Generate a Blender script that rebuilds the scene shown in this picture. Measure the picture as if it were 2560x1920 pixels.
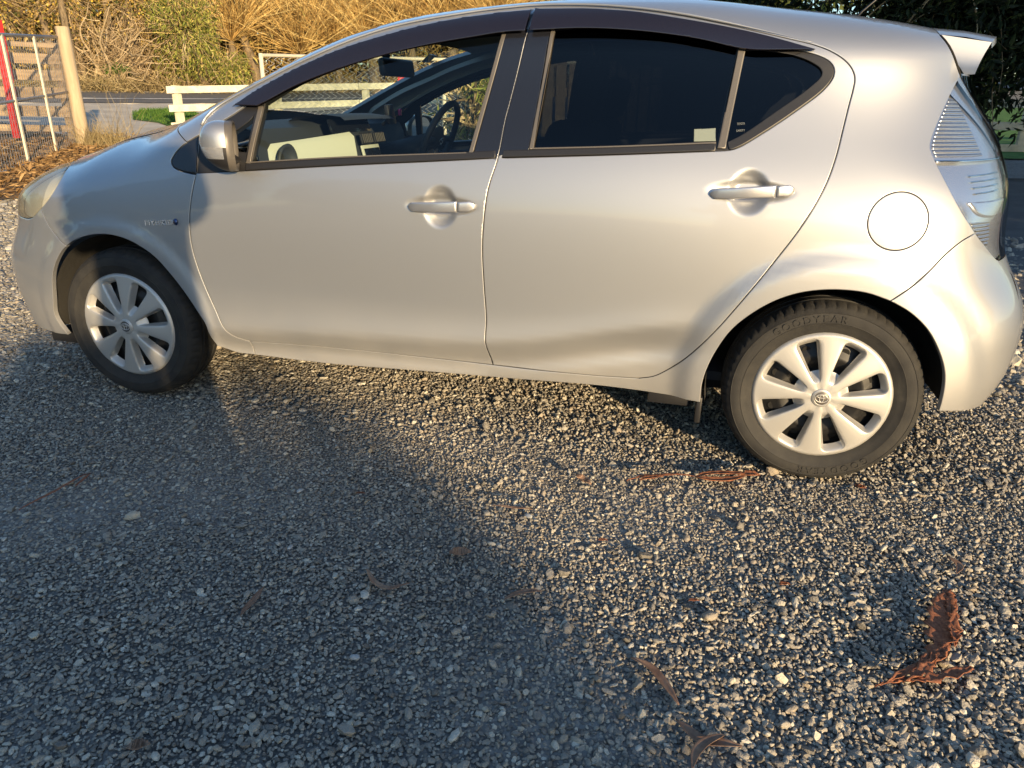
import bpy, bmesh, math, random
import numpy as np
from mathutils import Vector, Matrix, Euler
from mathutils.geometry import delaunay_2d_cdt
random.seed(7); RNG = np.random.default_rng(11)
for o in list(bpy.data.objects): bpy.data.objects.remove(o)
SC = bpy.context.scene
COL = SC.collection
R = math.radians
# ------------------------------------------------------------------ camera
cam_d = bpy.data.cameras.new('camera'); cam = bpy.data.objects.new('camera', cam_d); COL.objects.link(cam)
SC.camera = cam
cam_d.sensor_width = 36; cam_d.lens = 1808.96 / 2560 * 36; cam_d.clip_start = .05; cam_d.clip_end = 900
def cam_axes(yaw, pitch, roll):
    cy, sy, cp, sp = math.cos(yaw), math.sin(yaw), math.cos(pitch), math.sin(pitch)
    f = Vector((sy*cp, cy*cp, sp)); r = Vector((cy, -sy, 0)); u = r.cross(f)
    c, s = math.cos(roll), math.sin(roll)
    return r*c + u*s, u*c - r*s, f
_r, _u, _f = cam_axes(-.25, -.3699, .0165)
cam.matrix_world = Matrix(((_r.x, _u.x, -_f.x, 2.1356), (_r.y, _u.y, -_f.y, -2.2633), (_r.z, _u.z, -_f.z, 1.1309), (0, 0, 0, 1)))
# ------------------------------------------------------------------ sky and sun
SUN_EL = 10.2
SUN_AZ = 139.0                                  # clockwise from +Y, where the sun stands
sun_to = Vector((math.sin(R(SUN_AZ))*math.cos(R(SUN_EL)), math.cos(R(SUN_AZ))*math.cos(R(SUN_EL)), math.sin(R(SUN_EL))))
wd = bpy.data.worlds.new('World'); SC.world = wd; wd.use_nodes = True
nt = wd.node_tree; nt.nodes.clear()
sky = nt.nodes.new('ShaderNodeTexSky'); sky.sky_type = 'NISHITA'; sky.sun_disc = False
sky.sun_elevation = R(SUN_EL); sky.sun_rotation = R(SUN_AZ); sky.air_density = 1.0; sky.dust_density = .4; sky.ozone_density = 2.4
bg = nt.nodes.new('ShaderNodeBackground'); bg.inputs['Strength'].default_value = .15
wo = nt.nodes.new('ShaderNodeOutputWorld')
nt.links.new(sky.outputs[0], bg.inputs[0]); nt.links.new(bg.outputs[0], wo.inputs[0])
sd = bpy.data.lights.new('sun', 'SUN'); sun = bpy.data.objects.new('sun', sd); COL.objects.link(sun)
sd.energy = 4.7; sd.angle = R(.6); sd.color = (1.0, .74, .42)
sun.rotation_euler = (-sun_to).to_track_quat('-Z', 'Y').to_euler(); sun.location = sun_to*40
SC.view_settings.view_transform = 'Standard'; SC.view_settings.look = 'None'
SC.view_settings.exposure = .87; SC.view_settings.gamma = 1
SC.view_settings.use_curve_mapping = False
SC.render.engine = 'CYCLES'
SC.cycles.max_bounces = 10; SC.cycles.transparent_max_bounces = 16; SC.cycles.caustics_reflective = False; SC.cycles.caustics_refractive = False
SC.cycles.use_denoising = True
# ------------------------------------------------------------------ materials
MATS = {}
def mat(name, col=(.5,.5,.5), rough=.5, metal=0., spec=.5, coat=0., coat_rough=.03, emit=None):
    m = bpy.data.materials.new(name); m.use_nodes = True
    b = m.node_tree.nodes['Principled BSDF']
    b.inputs['Base Color'].default_value = (*col, 1); b.inputs['Roughness'].default_value = rough
    b.inputs['Metallic'].default_value = metal; b.inputs['Specular IOR Level'].default_value = spec
    b.inputs['Coat Weight'].default_value = coat; b.inputs['Coat Roughness'].default_value = coat_rough
    MATS[name] = m; return m
def N(m, t, **kw):
    n = m.node_tree.nodes.new(t)
    for k, v in kw.items():
        if k in n.inputs: n.inputs[k].default_value = v
        else: setattr(n, k, v)
    return n
def L(m, a, ao, b, bi): m.node_tree.links.new(a.outputs[ao], b.inputs[bi])
def bsdf(m): return m.node_tree.nodes['Principled BSDF']
def noise_col(m, stops, scale=5., detail=6., coord='Object', rough=.6, vec=None, dist=0.):
    """colour ramp over a noise, into the base colour"""
    tc = N(m, 'ShaderNodeTexCoord'); mp = N(m, 'ShaderNodeMapping'); L(m, tc, coord, mp, 'Vector')
    if vec: mp.inputs['Scale'].default_value = vec
    nz = N(m, 'ShaderNodeTexNoise', Scale=scale, Detail=detail, Roughness=rough, Distortion=dist); L(m, mp, 0, nz, 'Vector')
    cr = N(m, 'ShaderNodeValToRGB'); e = cr.color_ramp.elements
    while len(e) < len(stops): e.new(.5)
    for i, (p, c) in enumerate(stops): e[i].position = p; e[i].color = (*c, 1)
    L(m, nz, 'Fac', cr, 'Fac'); L(m, cr, 'Color', bsdf(m), 'Base Color')
    return tc, mp, nz, cr
def bump(m, scale, strength, dist=.01, detail=6., coord='Object', vec=None):
    tc = N(m, 'ShaderNodeTexCoord'); mp = N(m, 'ShaderNodeMapping'); L(m, tc, coord, mp, 'Vector')
    if vec: mp.inputs['Scale'].default_value = vec
    nz = N(m, 'ShaderNodeTexNoise', Scale=scale, Detail=detail); L(m, mp, 0, nz, 'Vector')
    bp = N(m, 'ShaderNodeBump', Strength=strength, Distance=dist); L(m, nz, 'Fac', bp, 'Height'); L(m, bp, 0, bsdf(m), 'Normal')
    return bp
def glass(name, tint, refl=1.5, rough=.01):
    """thin sheet: sunlight passes, the surface mirrors by angle"""
    m = bpy.data.materials.new(name); m.use_nodes = True; t = m.node_tree; t.nodes.clear()
    o = t.nodes.new('ShaderNodeOutputMaterial'); mx = t.nodes.new('ShaderNodeMixShader')
    tr = t.nodes.new('ShaderNodeBsdfTransparent'); tr.inputs[0].default_value = (*tint, 1)
    gl = t.nodes.new('ShaderNodeBsdfGlossy'); gl.inputs['Roughness'].default_value = rough
    lw = t.nodes.new('ShaderNodeLayerWeight'); lw.inputs['Blend'].default_value = .5
    pw = t.nodes.new('ShaderNodeMath'); pw.operation = 'POWER'; pw.inputs[1].default_value = 5
    f0 = ((refl-1)/(refl+1))**2; ma = t.nodes.new('ShaderNodeMath'); ma.operation = 'MULTIPLY_ADD'; ma.inputs[1].default_value = 1-f0; ma.inputs[2].default_value = f0
    t.links.new(lw.outputs['Facing'], pw.inputs[0]); t.links.new(pw.outputs[0], ma.inputs[0])
    t.links.new(ma.outputs[0], mx.inputs[0]); t.links.new(tr.outputs[0], mx.inputs[1]); t.links.new(gl.outputs[0], mx.inputs[2]); t.links.new(mx.outputs[0], o.inputs[0])
    MATS[name] = m; return m
# car
paint = mat('silver_paint', (.60,.595,.585), .50, .80, .5, 1.0, .03)
_tc = N(paint, 'ShaderNodeTexCoord'); _n1 = N(paint, 'ShaderNodeTexNoise', Scale=900., Detail=2.); L(paint, _tc, 'Object', _n1, 'Vector')
_n2 = N(paint, 'ShaderNodeTexNoise', Scale=3.5, Detail=7., Roughness=.65); L(paint, _tc, 'Object', _n2, 'Vector')
_sx = N(paint, 'ShaderNodeSeparateXYZ'); L(paint, _tc, 'Object', _sx, 0)
_mr = N(paint, 'ShaderNodeMapRange', **{'From Min': .5, 'From Max': .22, 'To Min': .0, 'To Max': .55}); L(paint, _sx, 'Z', _mr, 'Value')   # road dust, thicker low down
_ml = N(paint, 'ShaderNodeMath', operation='MULTIPLY'); L(paint, _mr, 0, _ml, 0); L(paint, _n2, 'Fac', _ml, 1)
_mx = N(paint, 'ShaderNodeMix', data_type='RGBA'); _mx.inputs[6].default_value = (.455,.468,.49,1); _mx.inputs[7].default_value = (.42,.37,.29,1)
L(paint, _ml, 0, _mx, 0); L(paint, _mx, 2, bsdf(paint), 'Base Color')
_mm = N(paint, 'ShaderNodeMapRange', **{'From Min': 0., 'From Max': .5, 'To Min': .80, 'To Max': .25}); L(paint, _ml, 0, _mm, 'Value'); L(paint, _mm, 0, bsdf(paint), 'Metallic')
_mc = N(paint, 'ShaderNodeMapRange', **{'From Min': 0., 'From Max': .4, 'To Min': 1.0, 'To Max': .15}); L(paint, _ml, 0, _mc, 'Value'); L(paint, _mc, 0, bsdf(paint), 'Coat Weight')
_bp = N(paint, 'ShaderNodeBump', Strength=.05, Distance=.0006); L(paint, _n1, 'Fac', _bp, 'Height'); L(paint, _bp, 0, bsdf(paint), 'Normal')
trim = mat('black_trim', (.018,.018,.02), .42); bump(trim, 700, .12, .0006)
gloss_black = mat('gloss_black_film', (.012,.013,.018), .22, 0, .5, .5, .04)
visor_m = mat('smoked_acrylic', (.012,.010,.016), .10, 0, .5, .6, .02)
mould = mat('grey_moulding', (.12,.11,.10), .42, .2)
rubber = mat('tyre_rubber', (.020,.020,.020), .78); noise_col(rubber, [(.35,(.016,.016,.017)), (.62,(.030,.029,.027)), (.8,(.060,.055,.046))], 14, 8); bump(rubber, 160, .25, .002)
cover_m = mat('wheel_cover_silver', (.55,.545,.53), .46, .55, .5, .1, .3)
steel_m = mat('black_steel', (.016,.016,.017), .45, .3)
dark = mat('dark_void', (.006,.006,.006), .9)
liner_m = mat('arch_liner', (.022,.021,.019), .85); bump(liner_m, 60, .5, .004)
chrome = mat('chrome', (.78,.78,.80), .08, 1.)
silver_refl = mat('lamp_reflector', (.66,.68,.72), .24, .85, .5, .3, .05)
rib_refl = mat('ribbed_reflector', (.66,.68,.72), .24, .85, .5, .3, .05)
_t = N(rib_refl, 'ShaderNodeTexCoord'); _w = N(rib_refl, 'ShaderNodeTexWave', Scale=30., Distortion=0., bands_direction='Z'); L(rib_refl, _t, 'Object', _w, 'Vector'); _b = N(rib_refl, 'ShaderNodeBump', Strength=1., Distance=.004); L(rib_refl, _w, 'Fac', _b, 'Height'); L(rib_refl, _b, 0, bsdf(rib_refl), 'Normal'); 
white_refl = mat('lamp_white_reflector', (.80,.80,.77), .4, .1)
housing_m = mat('lamp_housing', (.50,.50,.47), .35, .35)
amber = mat('amber_lens', (.75,.30,.05), .15, 0, .5, .6)
red_lens = mat('red_lens', (.30,.012,.010), .12, 0, .5, .8)
clear = glass('clear_lamp_lens', (.93,.94,.95), 1.5, .02)
hazed = glass('hazed_headlamp_lens', (.82,.81,.74), 1.5, .10)
_df = hazed.node_tree.nodes.new('ShaderNodeBsdfDiffuse'); _df.inputs[0].default_value = (.55,.52,.42,1); _m2 = hazed.node_tree.nodes.new('ShaderNodeMixShader'); _m2.inputs[0].default_value = .22      # sun-yellowed plastic
_o = [n for n in hazed.node_tree.nodes if n.type == 'OUTPUT_MATERIAL'][0]; _m1 = [n for n in hazed.node_tree.nodes if n.type == 'MIX_SHADER' and n != _m2][0]
hazed.node_tree.links.new(_m1.outputs[0], _m2.inputs[1]); hazed.node_tree.links.new(_df.outputs[0], _m2.inputs[2]); hazed.node_tree.links.new(_m2.outputs[0], _o.inputs[0])
glass_f = glass('front_window_glass', (.80,.87,.85), 1.5)
glass_r = glass('tinted_window_glass', (.045,.055,.075), 1.5)
glass_w = glass('windscreen_glass', (.80,.86,.83), 1.5)
mirror_m = mat('mirror_glass', (.85,.86,.88), .02, 1.)
dash_d = mat('dash_dark', (.035,.04,.05), .6); bump(dash_d, 300, .2, .001)
dash_l = mat('dash_pale', (.52,.54,.47), .55); bump(dash_l, 300, .15, .001)
trim_l = mat('pillar_lining', (.50,.50,.46), .8)
seat_m = mat('seat_cloth', (.035,.036,.042), .9); bump(seat_m, 400, .3, .001)
screen_m = mat('screen_black', (.008,.009,.012), .08)
pink_m = mat('pink_plastic', (.65,.05,.22), .4)
sticker_m = mat('pale_sticker', (.20,.235,.205), .55)
print_m = mat('pale_print', (.20,.22,.23), .6)
# place
asph = mat('gravel_bed', (.03,.03,.032), .9)
stone_m = mat('gravel_stone', (.09,.09,.10), .62)
road_m = mat('road_asphalt', (.075,.075,.08), .85); noise_col(road_m, [(.3,(.10,.10,.105)), (.7,(.155,.152,.15))], 9, 9, vec=(1,1,1)); bump(road_m, 140, .4, .008)
line_m = mat('road_paint', (.74,.72,.66), .7); noise_col(line_m, [(.25,(.66,.64,.60)), (.5,(.84,.82,.78))], 12, 7)
drive_m = mat('pale_driveway', (.30,.27,.22), .95); noise_col(drive_m, [(.3,(.40,.35,.28)), (.55,(.54,.48,.39)), (.75,(.62,.56,.46))], 1.7, 10); bump(drive_m, 40, .5, .02)
litter_m = mat('leaf_litter_ground', (.16,.10,.05), .95); noise_col(litter_m, [(.3,(.07,.045,.025)), (.5,(.17,.105,.05)), (.72,(.30,.20,.10))], 9, 10); bump(litter_m, 30, .8, .03)
verge_m = mat('verge_ground', (.09,.075,.04), .95); noise_col(verge_m, [(.3,(.10,.10,.035)), (.7,(.24,.20,.08))], 3, 9); bump(verge_m, 25, .8, .05)
# ------------------------------------------------------------------ helpers
def tag(o, label=None, cat=None, group=None, kind=None):
    if label: o['label'] = label
    if cat: o['category'] = cat
    if group: o['group'] = group
    if kind: o['kind'] = kind
    return o
def empty(name, loc=(0,0,0)):
    o = bpy.data.objects.new(name, None); COL.objects.link(o); o.location = loc; o.empty_display_size = .1; return o
def link(name, me, m, parent=None, smooth=None):
    o = bpy.data.objects.new(name, me); COL.objects.link(o)
    if m is not None and len(me.materials) == 0: me.materials.append(m)
    if parent is not None:
        o.parent = parent
        p = parent; off = Vector((0,0,0))
        while p is not None: off += p.location; p = p.parent
        o.location = -off          # meshes are modelled in world metres
    if smooth is not None: me.polygons.foreach_set('use_smooth', [smooth]*len(me.polygons))
    return o
def np_mesh(name, V, F):
    """mesh from arrays; F is (n,3) or (n,4) or a list of such arrays"""
    Fs = F if isinstance(F, list) else [F]
    me = bpy.data.meshes.new(name); V = np.asarray(V, np.float32)
    me.vertices.add(len(V)); me.vertices.foreach_set('co', V.ravel())
    nl = sum(f.size for f in Fs); npol = sum(len(f) for f in Fs)
    me.loops.add(nl); me.loops.foreach_set('vertex_index', np.concatenate([f.ravel() for f in Fs]).astype(np.int32))
    me.polygons.add(npol)
    tot = np.concatenate([np.full(len(f), f.shape[1], np.int32) for f in Fs]); st = np.concatenate([[0], np.cumsum(tot)[:-1]]).astype(np.int32)
    me.polygons.foreach_set('loop_start', st); me.polygons.foreach_set('loop_total', tot)
    me.update(calc_edges=True); return me
def pyd(name, V, F, m, parent=None, smooth=False):
    me = bpy.data.meshes.new(name); me.from_pydata([tuple(v) for v in V], [], [tuple(f) for f in F]); me.update()
    return link(name, me, m, parent, smooth)
def box_vf(c, s, rot=None, V=None, F=None):
    V = [] if V is None else V; F = [] if F is None else F; b = len(V)
    for dz in (-1,1):
        for dx, dy in ((-1,-1),(1,-1),(1,1),(-1,1)):
            p = Vector((dx*s[0]/2, dy*s[1]/2, dz*s[2]/2))
            if rot is not None: p = rot @ p
            V.append(tuple(Vector(c)+p))
    F += [tuple(b+i for i in f) for f in ((3,2,1,0),(4,5,6,7),(0,1,5,4),(1,2,6,5),(2,3,7,6),(3,0,4,7))]
    return V, F
def box(name, c, s, m, parent=None, rot=None, bevel=0., seg=2):
    V, F = box_vf((0,0,0), s)
    me = bpy.data.meshes.new(name); me.from_pydata(V, [], F); me.update()
    if bevel > 0:
        bm = bmesh.new(); bm.from_mesh(me); bmesh.ops.bevel(bm, geom=bm.edges[:], offset=bevel, segments=seg, profile=.5, affect='EDGES'); bm.to_mesh(me); bm.free()
    M = Matrix.Translation(Vector(c)) @ (rot.to_4x4() if rot is not None else Matrix.Identity(4)); me.transform(M)
    o = link(name, me, m, parent)
    if bevel > 0: me.polygons.foreach_set('use_smooth', [True]*len(me.polygons)); me.set_sharp_from_angle(angle=R(40))
    return o
def tube_vf(P, rad, n=8, cap=True):
    """tube along points; rad a number or one per point"""
    P = [Vector(p) for p in P]; k = len(P); rad = [rad]*k if np.isscalar(rad) else list(rad); V = []; F = []
    up = None
    for i in range(k):
        t = (P[min(i+1,k-1)]-P[max(i-1,0)]).normalized()
        if up is None: up = t.orthogonal().normalized()
        up = (up - t*up.dot(t)).normalized(); s = t.cross(up)
        for j in range(n):
            a = 2*math.pi*j/n; V.append(tuple(P[i]+(up*math.cos(a)+s*math.sin(a))*rad[i]))
    for i in range(k-1):
        for j in range(n): F.append((i*n+j, i*n+(j+1)%n, (i+1)*n+(j+1)%n, (i+1)*n+j))
    if cap: F.append(tuple(range(n))[::-1]); F.append(tuple((k-1)*n+j for j in range(n)))
    return V, F
def join_vf(parts):
    V = []; F = []
    for v, f in parts:
        b = len(V); V += list(v); F += [tuple(i+b for i in q) for q in f]
    return V, F
def tube(name, P, rad, m, parent=None, n=10): 
    V, F = tube_vf(P, rad, n); return pyd(name, V, F, m, parent, True)
def lathe_vf(prof, n, axis_c, seg=None):
    """profile [(radius, y)] turned about a line along y through axis_c"""
    V = []; F = []; k = len(prof)
    for j in range(n):
        a = 2*math.pi*j/n
        for r_, y_ in prof: V.append((axis_c[0]+r_*math.cos(a), axis_c[1]+y_, axis_c[2]+r_*math.sin(a)))
    for j in range(n):
        for i in range(k-1): F.append((j*k+i, ((j+1)%n)*k+i, ((j+1)%n)*k+i+1, j*k+i+1))
    return V, F
def catmull(P, step, closed=False):
    P = [np.array(p, float) for p in P]
    if len(P) == 2:
        n = max(1, int(math.ceil(np.linalg.norm(P[1]-P[0])/step))); return [P[0]+(P[1]-P[0])*i/n for i in range(n+1)]
    out = []; m = len(P); rng = range(m if closed else m-1)
    for i in rng:
        p1, p2 = P[i], P[(i+1)%m]
        p0 = P[(i-1)%m] if closed or i > 0 else 2*p1-p2
        p3 = P[(i+2)%m] if closed or i+2 < m else 2*p2-p1
        d = lambda a, b: max(np.linalg.norm(b-a), 1e-6)**.5
        t0 = 0; t1 = t0+d(p0,p1); t2 = t1+d(p1,p2); t3 = t2+d(p2,p3)
        n = max(1, int(math.ceil(np.linalg.norm(p2-p1)/step)))
        for k in range(n):
            t = t1+(t2-t1)*k/n
            a1 = (t1-t)/(t1-t0)*p0+(t-t0)/(t1-t0)*p1; a2 = (t2-t)/(t2-t1)*p1+(t-t1)/(t2-t1)*p2; a3 = (t3-t)/(t3-t2)*p2+(t-t2)/(t3-t2)*p3
            b1 = (t2-t)/(t2-t0)*a1+(t-t0)/(t2-t0)*a2; b2 = (t3-t)/(t3-t1)*a2+(t-t1)/(t3-t1)*a3
            out.append((t2-t)/(t2-t1)*b1+(t-t1)/(t2-t1)*b2)
    if not closed: out.append(P[-1])
    return out
def outline(*segs, step=.012):
    """closed outline from open smooth segments, corners where they meet"""
    out = []
    for s in segs:
        c = catmull(s, step)
        if out and np.linalg.norm(out[-1]-c[0]) < 1e-4: c = c[1:]
        out += c
    if np.linalg.norm(out[0]-out[-1]) < 1e-4: out.pop()
    res = []
    for i, p in enumerate(out):              # straight joins between segments get points too
        q = out[(i+1) % len(out)]; res.append(p); d = np.linalg.norm(q-p)
        if d > 1.6*step:
            n = int(math.ceil(d/step)); res += [p+(q-p)*k/n for k in range(1, n)]
    A = np.array(res)
    if area(A) < 0: A = A[::-1]
    return A
def area(A): return .5*np.sum(A[:,0]*np.roll(A[:,1],-1)-A[:,1]*np.roll(A[:,0],-1))
def inset(A, d):
    t1 = A-np.roll(A,1,0); t2 = np.roll(A,-1,0)-A
    n1 = np.stack([-t1[:,1],t1[:,0]],1); n2 = np.stack([-t2[:,1],t2[:,0]],1)
    n1 /= np.linalg.norm(n1,axis=1,keepdims=True)+1e-9; n2 /= np.linalg.norm(n2,axis=1,keepdims=True)+1e-9
    n = n1+n2; l = np.linalg.norm(n,axis=1,keepdims=True); n = n/np.maximum(l,.6)
    return A+n*d, n/ (np.linalg.norm(n,axis=1,keepdims=True)+1e-9)
def inside(A, Q):
    x, z = Q[:,0], Q[:,1]; c = np.zeros(len(Q), bool); j = len(A)-1
    for i in range(len(A)):
        xi, zi, xj, zj = A[i,0], A[i,1], A[j,0], A[j,1]
        if zi != zj: c ^= ((zi > z) != (zj > z)) & (x < (xj-xi)*(z-zi)/(zj-zi)+xi)
        j = i
    return c
def dist_to(A, Q):
    d = np.full(len(Q), 9.)
    for i in range(0, len(A), 400): d = np.minimum(d, np.sqrt(((Q[:,None,:]-A[None,i:i+400,:])**2).sum(2)).min(1))
    return d
def _text(s, size, depth):
    cu = bpy.data.curves.new('t', 'FONT'); cu.body = s; cu.size = size; cu.extrude = depth; cu.align_x = 'LEFT'
    o = bpy.data.objects.new('t', cu); COL.objects.link(o); dg = bpy.context.evaluated_depsgraph_get()
    me = o.evaluated_get(dg).to_mesh(); V = [tuple(v.co) for v in me.vertices]; F = [tuple(p.vertices) for p in me.polygons]
    w = max([v[0] for v in V], default=0); o.evaluated_get(dg).to_mesh_clear(); bpy.data.objects.remove(o); bpy.data.curves.remove(cu)
    return V, F, w
TEXTS = {(s_, z_, d_): _text(s_, z_, d_) for s_, z_, d_ in [(c_, .030, .0007) for c_ in 'GODYEAR']+[('HYBRID', .026, .0018), ('TOYOTA', .009, .0002), ('SAFETY', .008, .0002)]}
def text_vf(s, size, depth): return TEXTS[(s, size, depth)]
# ---------------------------------------------------------------- body surface of the car
CL = 0.81                                   # y of the car's centre plane (near wheel face at y = 0)
_SB={}
def spline_basis(xs, q):
    key=tuple(xs)
    if key not in _SB:
        x=np.asarray(xs,float); n=len(x); h=np.diff(x); A=np.zeros((n,n)); Bm=np.zeros((n,n)); A[0,0]=A[-1,-1]=1
        for i in range(1,n-1):
            A[i,i-1]=h[i-1]; A[i,i]=2*(h[i-1]+h[i]); A[i,i+1]=h[i]
            Bm[i,i-1]=6/h[i-1]; Bm[i,i]=-6/h[i-1]-6/h[i]; Bm[i,i+1]=6/h[i]
        _SB[key]=(x,h,np.linalg.solve(A,Bm),np.eye(n))   # third: second derivatives from the values
    x,h,M,I=_SB[key]; n=len(x)
    q=np.clip(np.asarray(q,float).ravel(),x[0],x[-1]); k=np.clip(np.searchsorted(x,q)-1,0,n-2)
    a=(x[k+1]-q)/h[k]; b=1-a
    return a[:,None]*I[k]+b[:,None]*I[k+1]+((a**3-a)*h[k]**2/6)[:,None]*M[k]+((b**3-b)*h[k]**2/6)[:,None]*M[k+1]
class Spl:
    def __init__(s,xs,ys): s.xs,s.ys=list(xs),np.array(ys,float)
    def __call__(s,q):
        q=np.asarray(q,float); return (spline_basis(s.xs,q)@s.ys).reshape(q.shape)
SX=[-.6,-.2,.2,.6,1.0,1.5,1.9,2.2,2.55,2.9,3.2]
SZ=[.14,.22,.28,.34,.45,.60,.75,.85,.95,1.05,1.20,1.35,1.45]
SL=np.array([
[.76,.80,.80,.797,.797,.797,.797,.80,.81,.80,.78],
[.78,.815,.818,.818,.818,.818,.818,.82,.825,.82,.80],
[.79,.825,.828,.828,.828,.828,.828,.83,.833,.828,.81],
[.80,.830,.832,.833,.833,.833,.832,.832,.836,.834,.82],
[.805,.834,.833,.832,.832,.833,.833,.834,.838,.838,.825],
[.80,.832,.833,.834,.836,.837,.837,.838,.840,.836,.82],
[.77,.818,.828,.834,.838,.840,.840,.839,.834,.82,.79],
[.72,.785,.808,.824,.831,.834,.834,.831,.824,.80,.76],
[.66,.735,.77,.800,.808,.812,.811,.804,.792,.765,.72],
[.62,.70,.732,.759,.768,.773,.771,.761,.745,.715,.67],
[.58,.64,.672,.697,.708,.714,.711,.701,.682,.652,.60],
[.54,.60,.632,.655,.667,.675,.671,.66,.64,.61,.55],
[.52,.58,.61,.635,.647,.655,.651,.64,.62,.59,.53]])
ZT=Spl([-.82,-.75,-.6,-.35,-.1,.08,.22,.386,.6,.85,1.1,1.32,1.5,1.8,2.08,2.26,2.54,2.79,2.95,3.2],
       [.69,.79,.872,.947,1.032,1.07,1.115,1.178,1.273,1.372,1.430,1.455,1.468,1.475,1.466,1.446,1.416,1.379,1.350,1.29])
XF=Spl([.1,.2,.35,.5,.62,.7,.78,.85,.95,1.05,1.5],[-.77,-.80,-.83,-.84,-.818,-.818,-.80,-.76,-.68,-.56,-.5])
XR=Spl([.1,.2,.3,.45,.6,.7,.8,.95,1.1,1.2,1.26,1.33,1.4,1.5],[3.08,3.10,3.15,3.185,3.17,3.125,3.108,3.09,3.02,2.952,2.945,3.01,3.08,3.15])
ZC=Spl([.2,.45,.9,1.2,1.47,1.69,1.85,2.1,2.3],[.315,.322,.346,.357,.372,.406,.441,.489,.52])       # lower door crease
ARCHF=(0.0,.30,.335); ARCHR=(2.55,.30,.335)
def sstep(a,b,x):
    t=np.clip((x-a)/(b-a),0,1); return t*t*t*(t*(6*t-15)+10)
def softplus(x,w): return w*np.logaddexp(0,x/w)
def TOPH(x): return .15+.09*sstep(-.5,-.15,x)-.04*sstep(-.1,.5,x)
def TOPN(x): return 2.3+.7*sstep(0,.6,x)
def ZF(x,f): x=np.asarray(x,float); n=TOPN(x); return ZT(x)-TOPH(x)+TOPH(x)*(1-f**n)**(1/n)   # height where the top has narrowed to f
CUPS=[(1.316,.816,.062,.070,.020),(1.32,.820,.132,.034,.010),(2.256,.901,.062,.068,.020),(2.26,.904,.132,.034,.010)]   # door handle recesses: x, z, half width, half height, depth
def side(x,z):
    return np.einsum('ni,ij,nj->n',spline_basis(SZ,z),SL,spline_basis(SX,x))
def W(x,z,feat=True):
    """half width of the body at length x and height z"""
    sh=np.broadcast(x,z).shape; x,z=[np.array(np.broadcast_to(a,sh),float).ravel() for a in (x,z)]
    L=side(x,z)
    if feat:
        zc=ZC(x); on=sstep(.25,.5,x)*(1-sstep(1.95,2.3,x))
        L=L-.48*softplus(zc-z,.006)*on*(1-sstep(.05,.14,zc-z)*.5)+.10*softplus(zc-z,.006)*on
        L=L+.006*np.exp(-((z-zc)/.05)**2)*on
        for (cx,cz,ra),A,w,sw in ((ARCHF,.008,.045,.05),(ARCHR,.022,.058,.085)):
            r=np.hypot(x-cx,z-cz); L=L+A*(1-sstep(ra+w-.012,ra+w+sw,r))
        for cx,cz,hw,hh,d in CUPS:
            r=np.sqrt(((x-cx)/hw)**2+((z-cz)/hh)**2); L=L-d*(1-sstep(.42,1.06,r))
    zt=ZT(x); h=TOPH(x); n=TOPN(x)
    u=np.clip((z-(zt-h))/h,0,1); L=L*np.maximum(1-u**n,0)**(1/n)
    xf=XF(z); x0=-.12; u=np.clip((x0-x)/(x0-xf),0,1); nf=2.5+.6*(1-sstep(.45,.70,z)); L=L*np.maximum(1-u**nf,0)**(1/nf)
    xr=XR(z); x0=2.62-.25*sstep(.8,1.2,z); u=np.clip((x-x0)/(xr-x0),0,1); nr=3.5-.9*sstep(.45,.8,z); L=L*np.maximum(1-u**nr,0)**(1/nr)
    L=np.where((z>zt)|(x<xf)|(x>xr),0,L)
    return L.reshape(sh)
def Y(x,z,feat=True): return CL-W(x,z,feat)
def normal(x,z,e=.0015):
    gx=(W(x+e,z)-W(x-e,z))/(2*e); gz=(W(x,z+e)-W(x,z-e))/(2*e)
    n=-np.stack([gx,np.ones_like(gx),gz],-1)
    return n/np.linalg.norm(n,axis=-1,keepdims=True)
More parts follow.
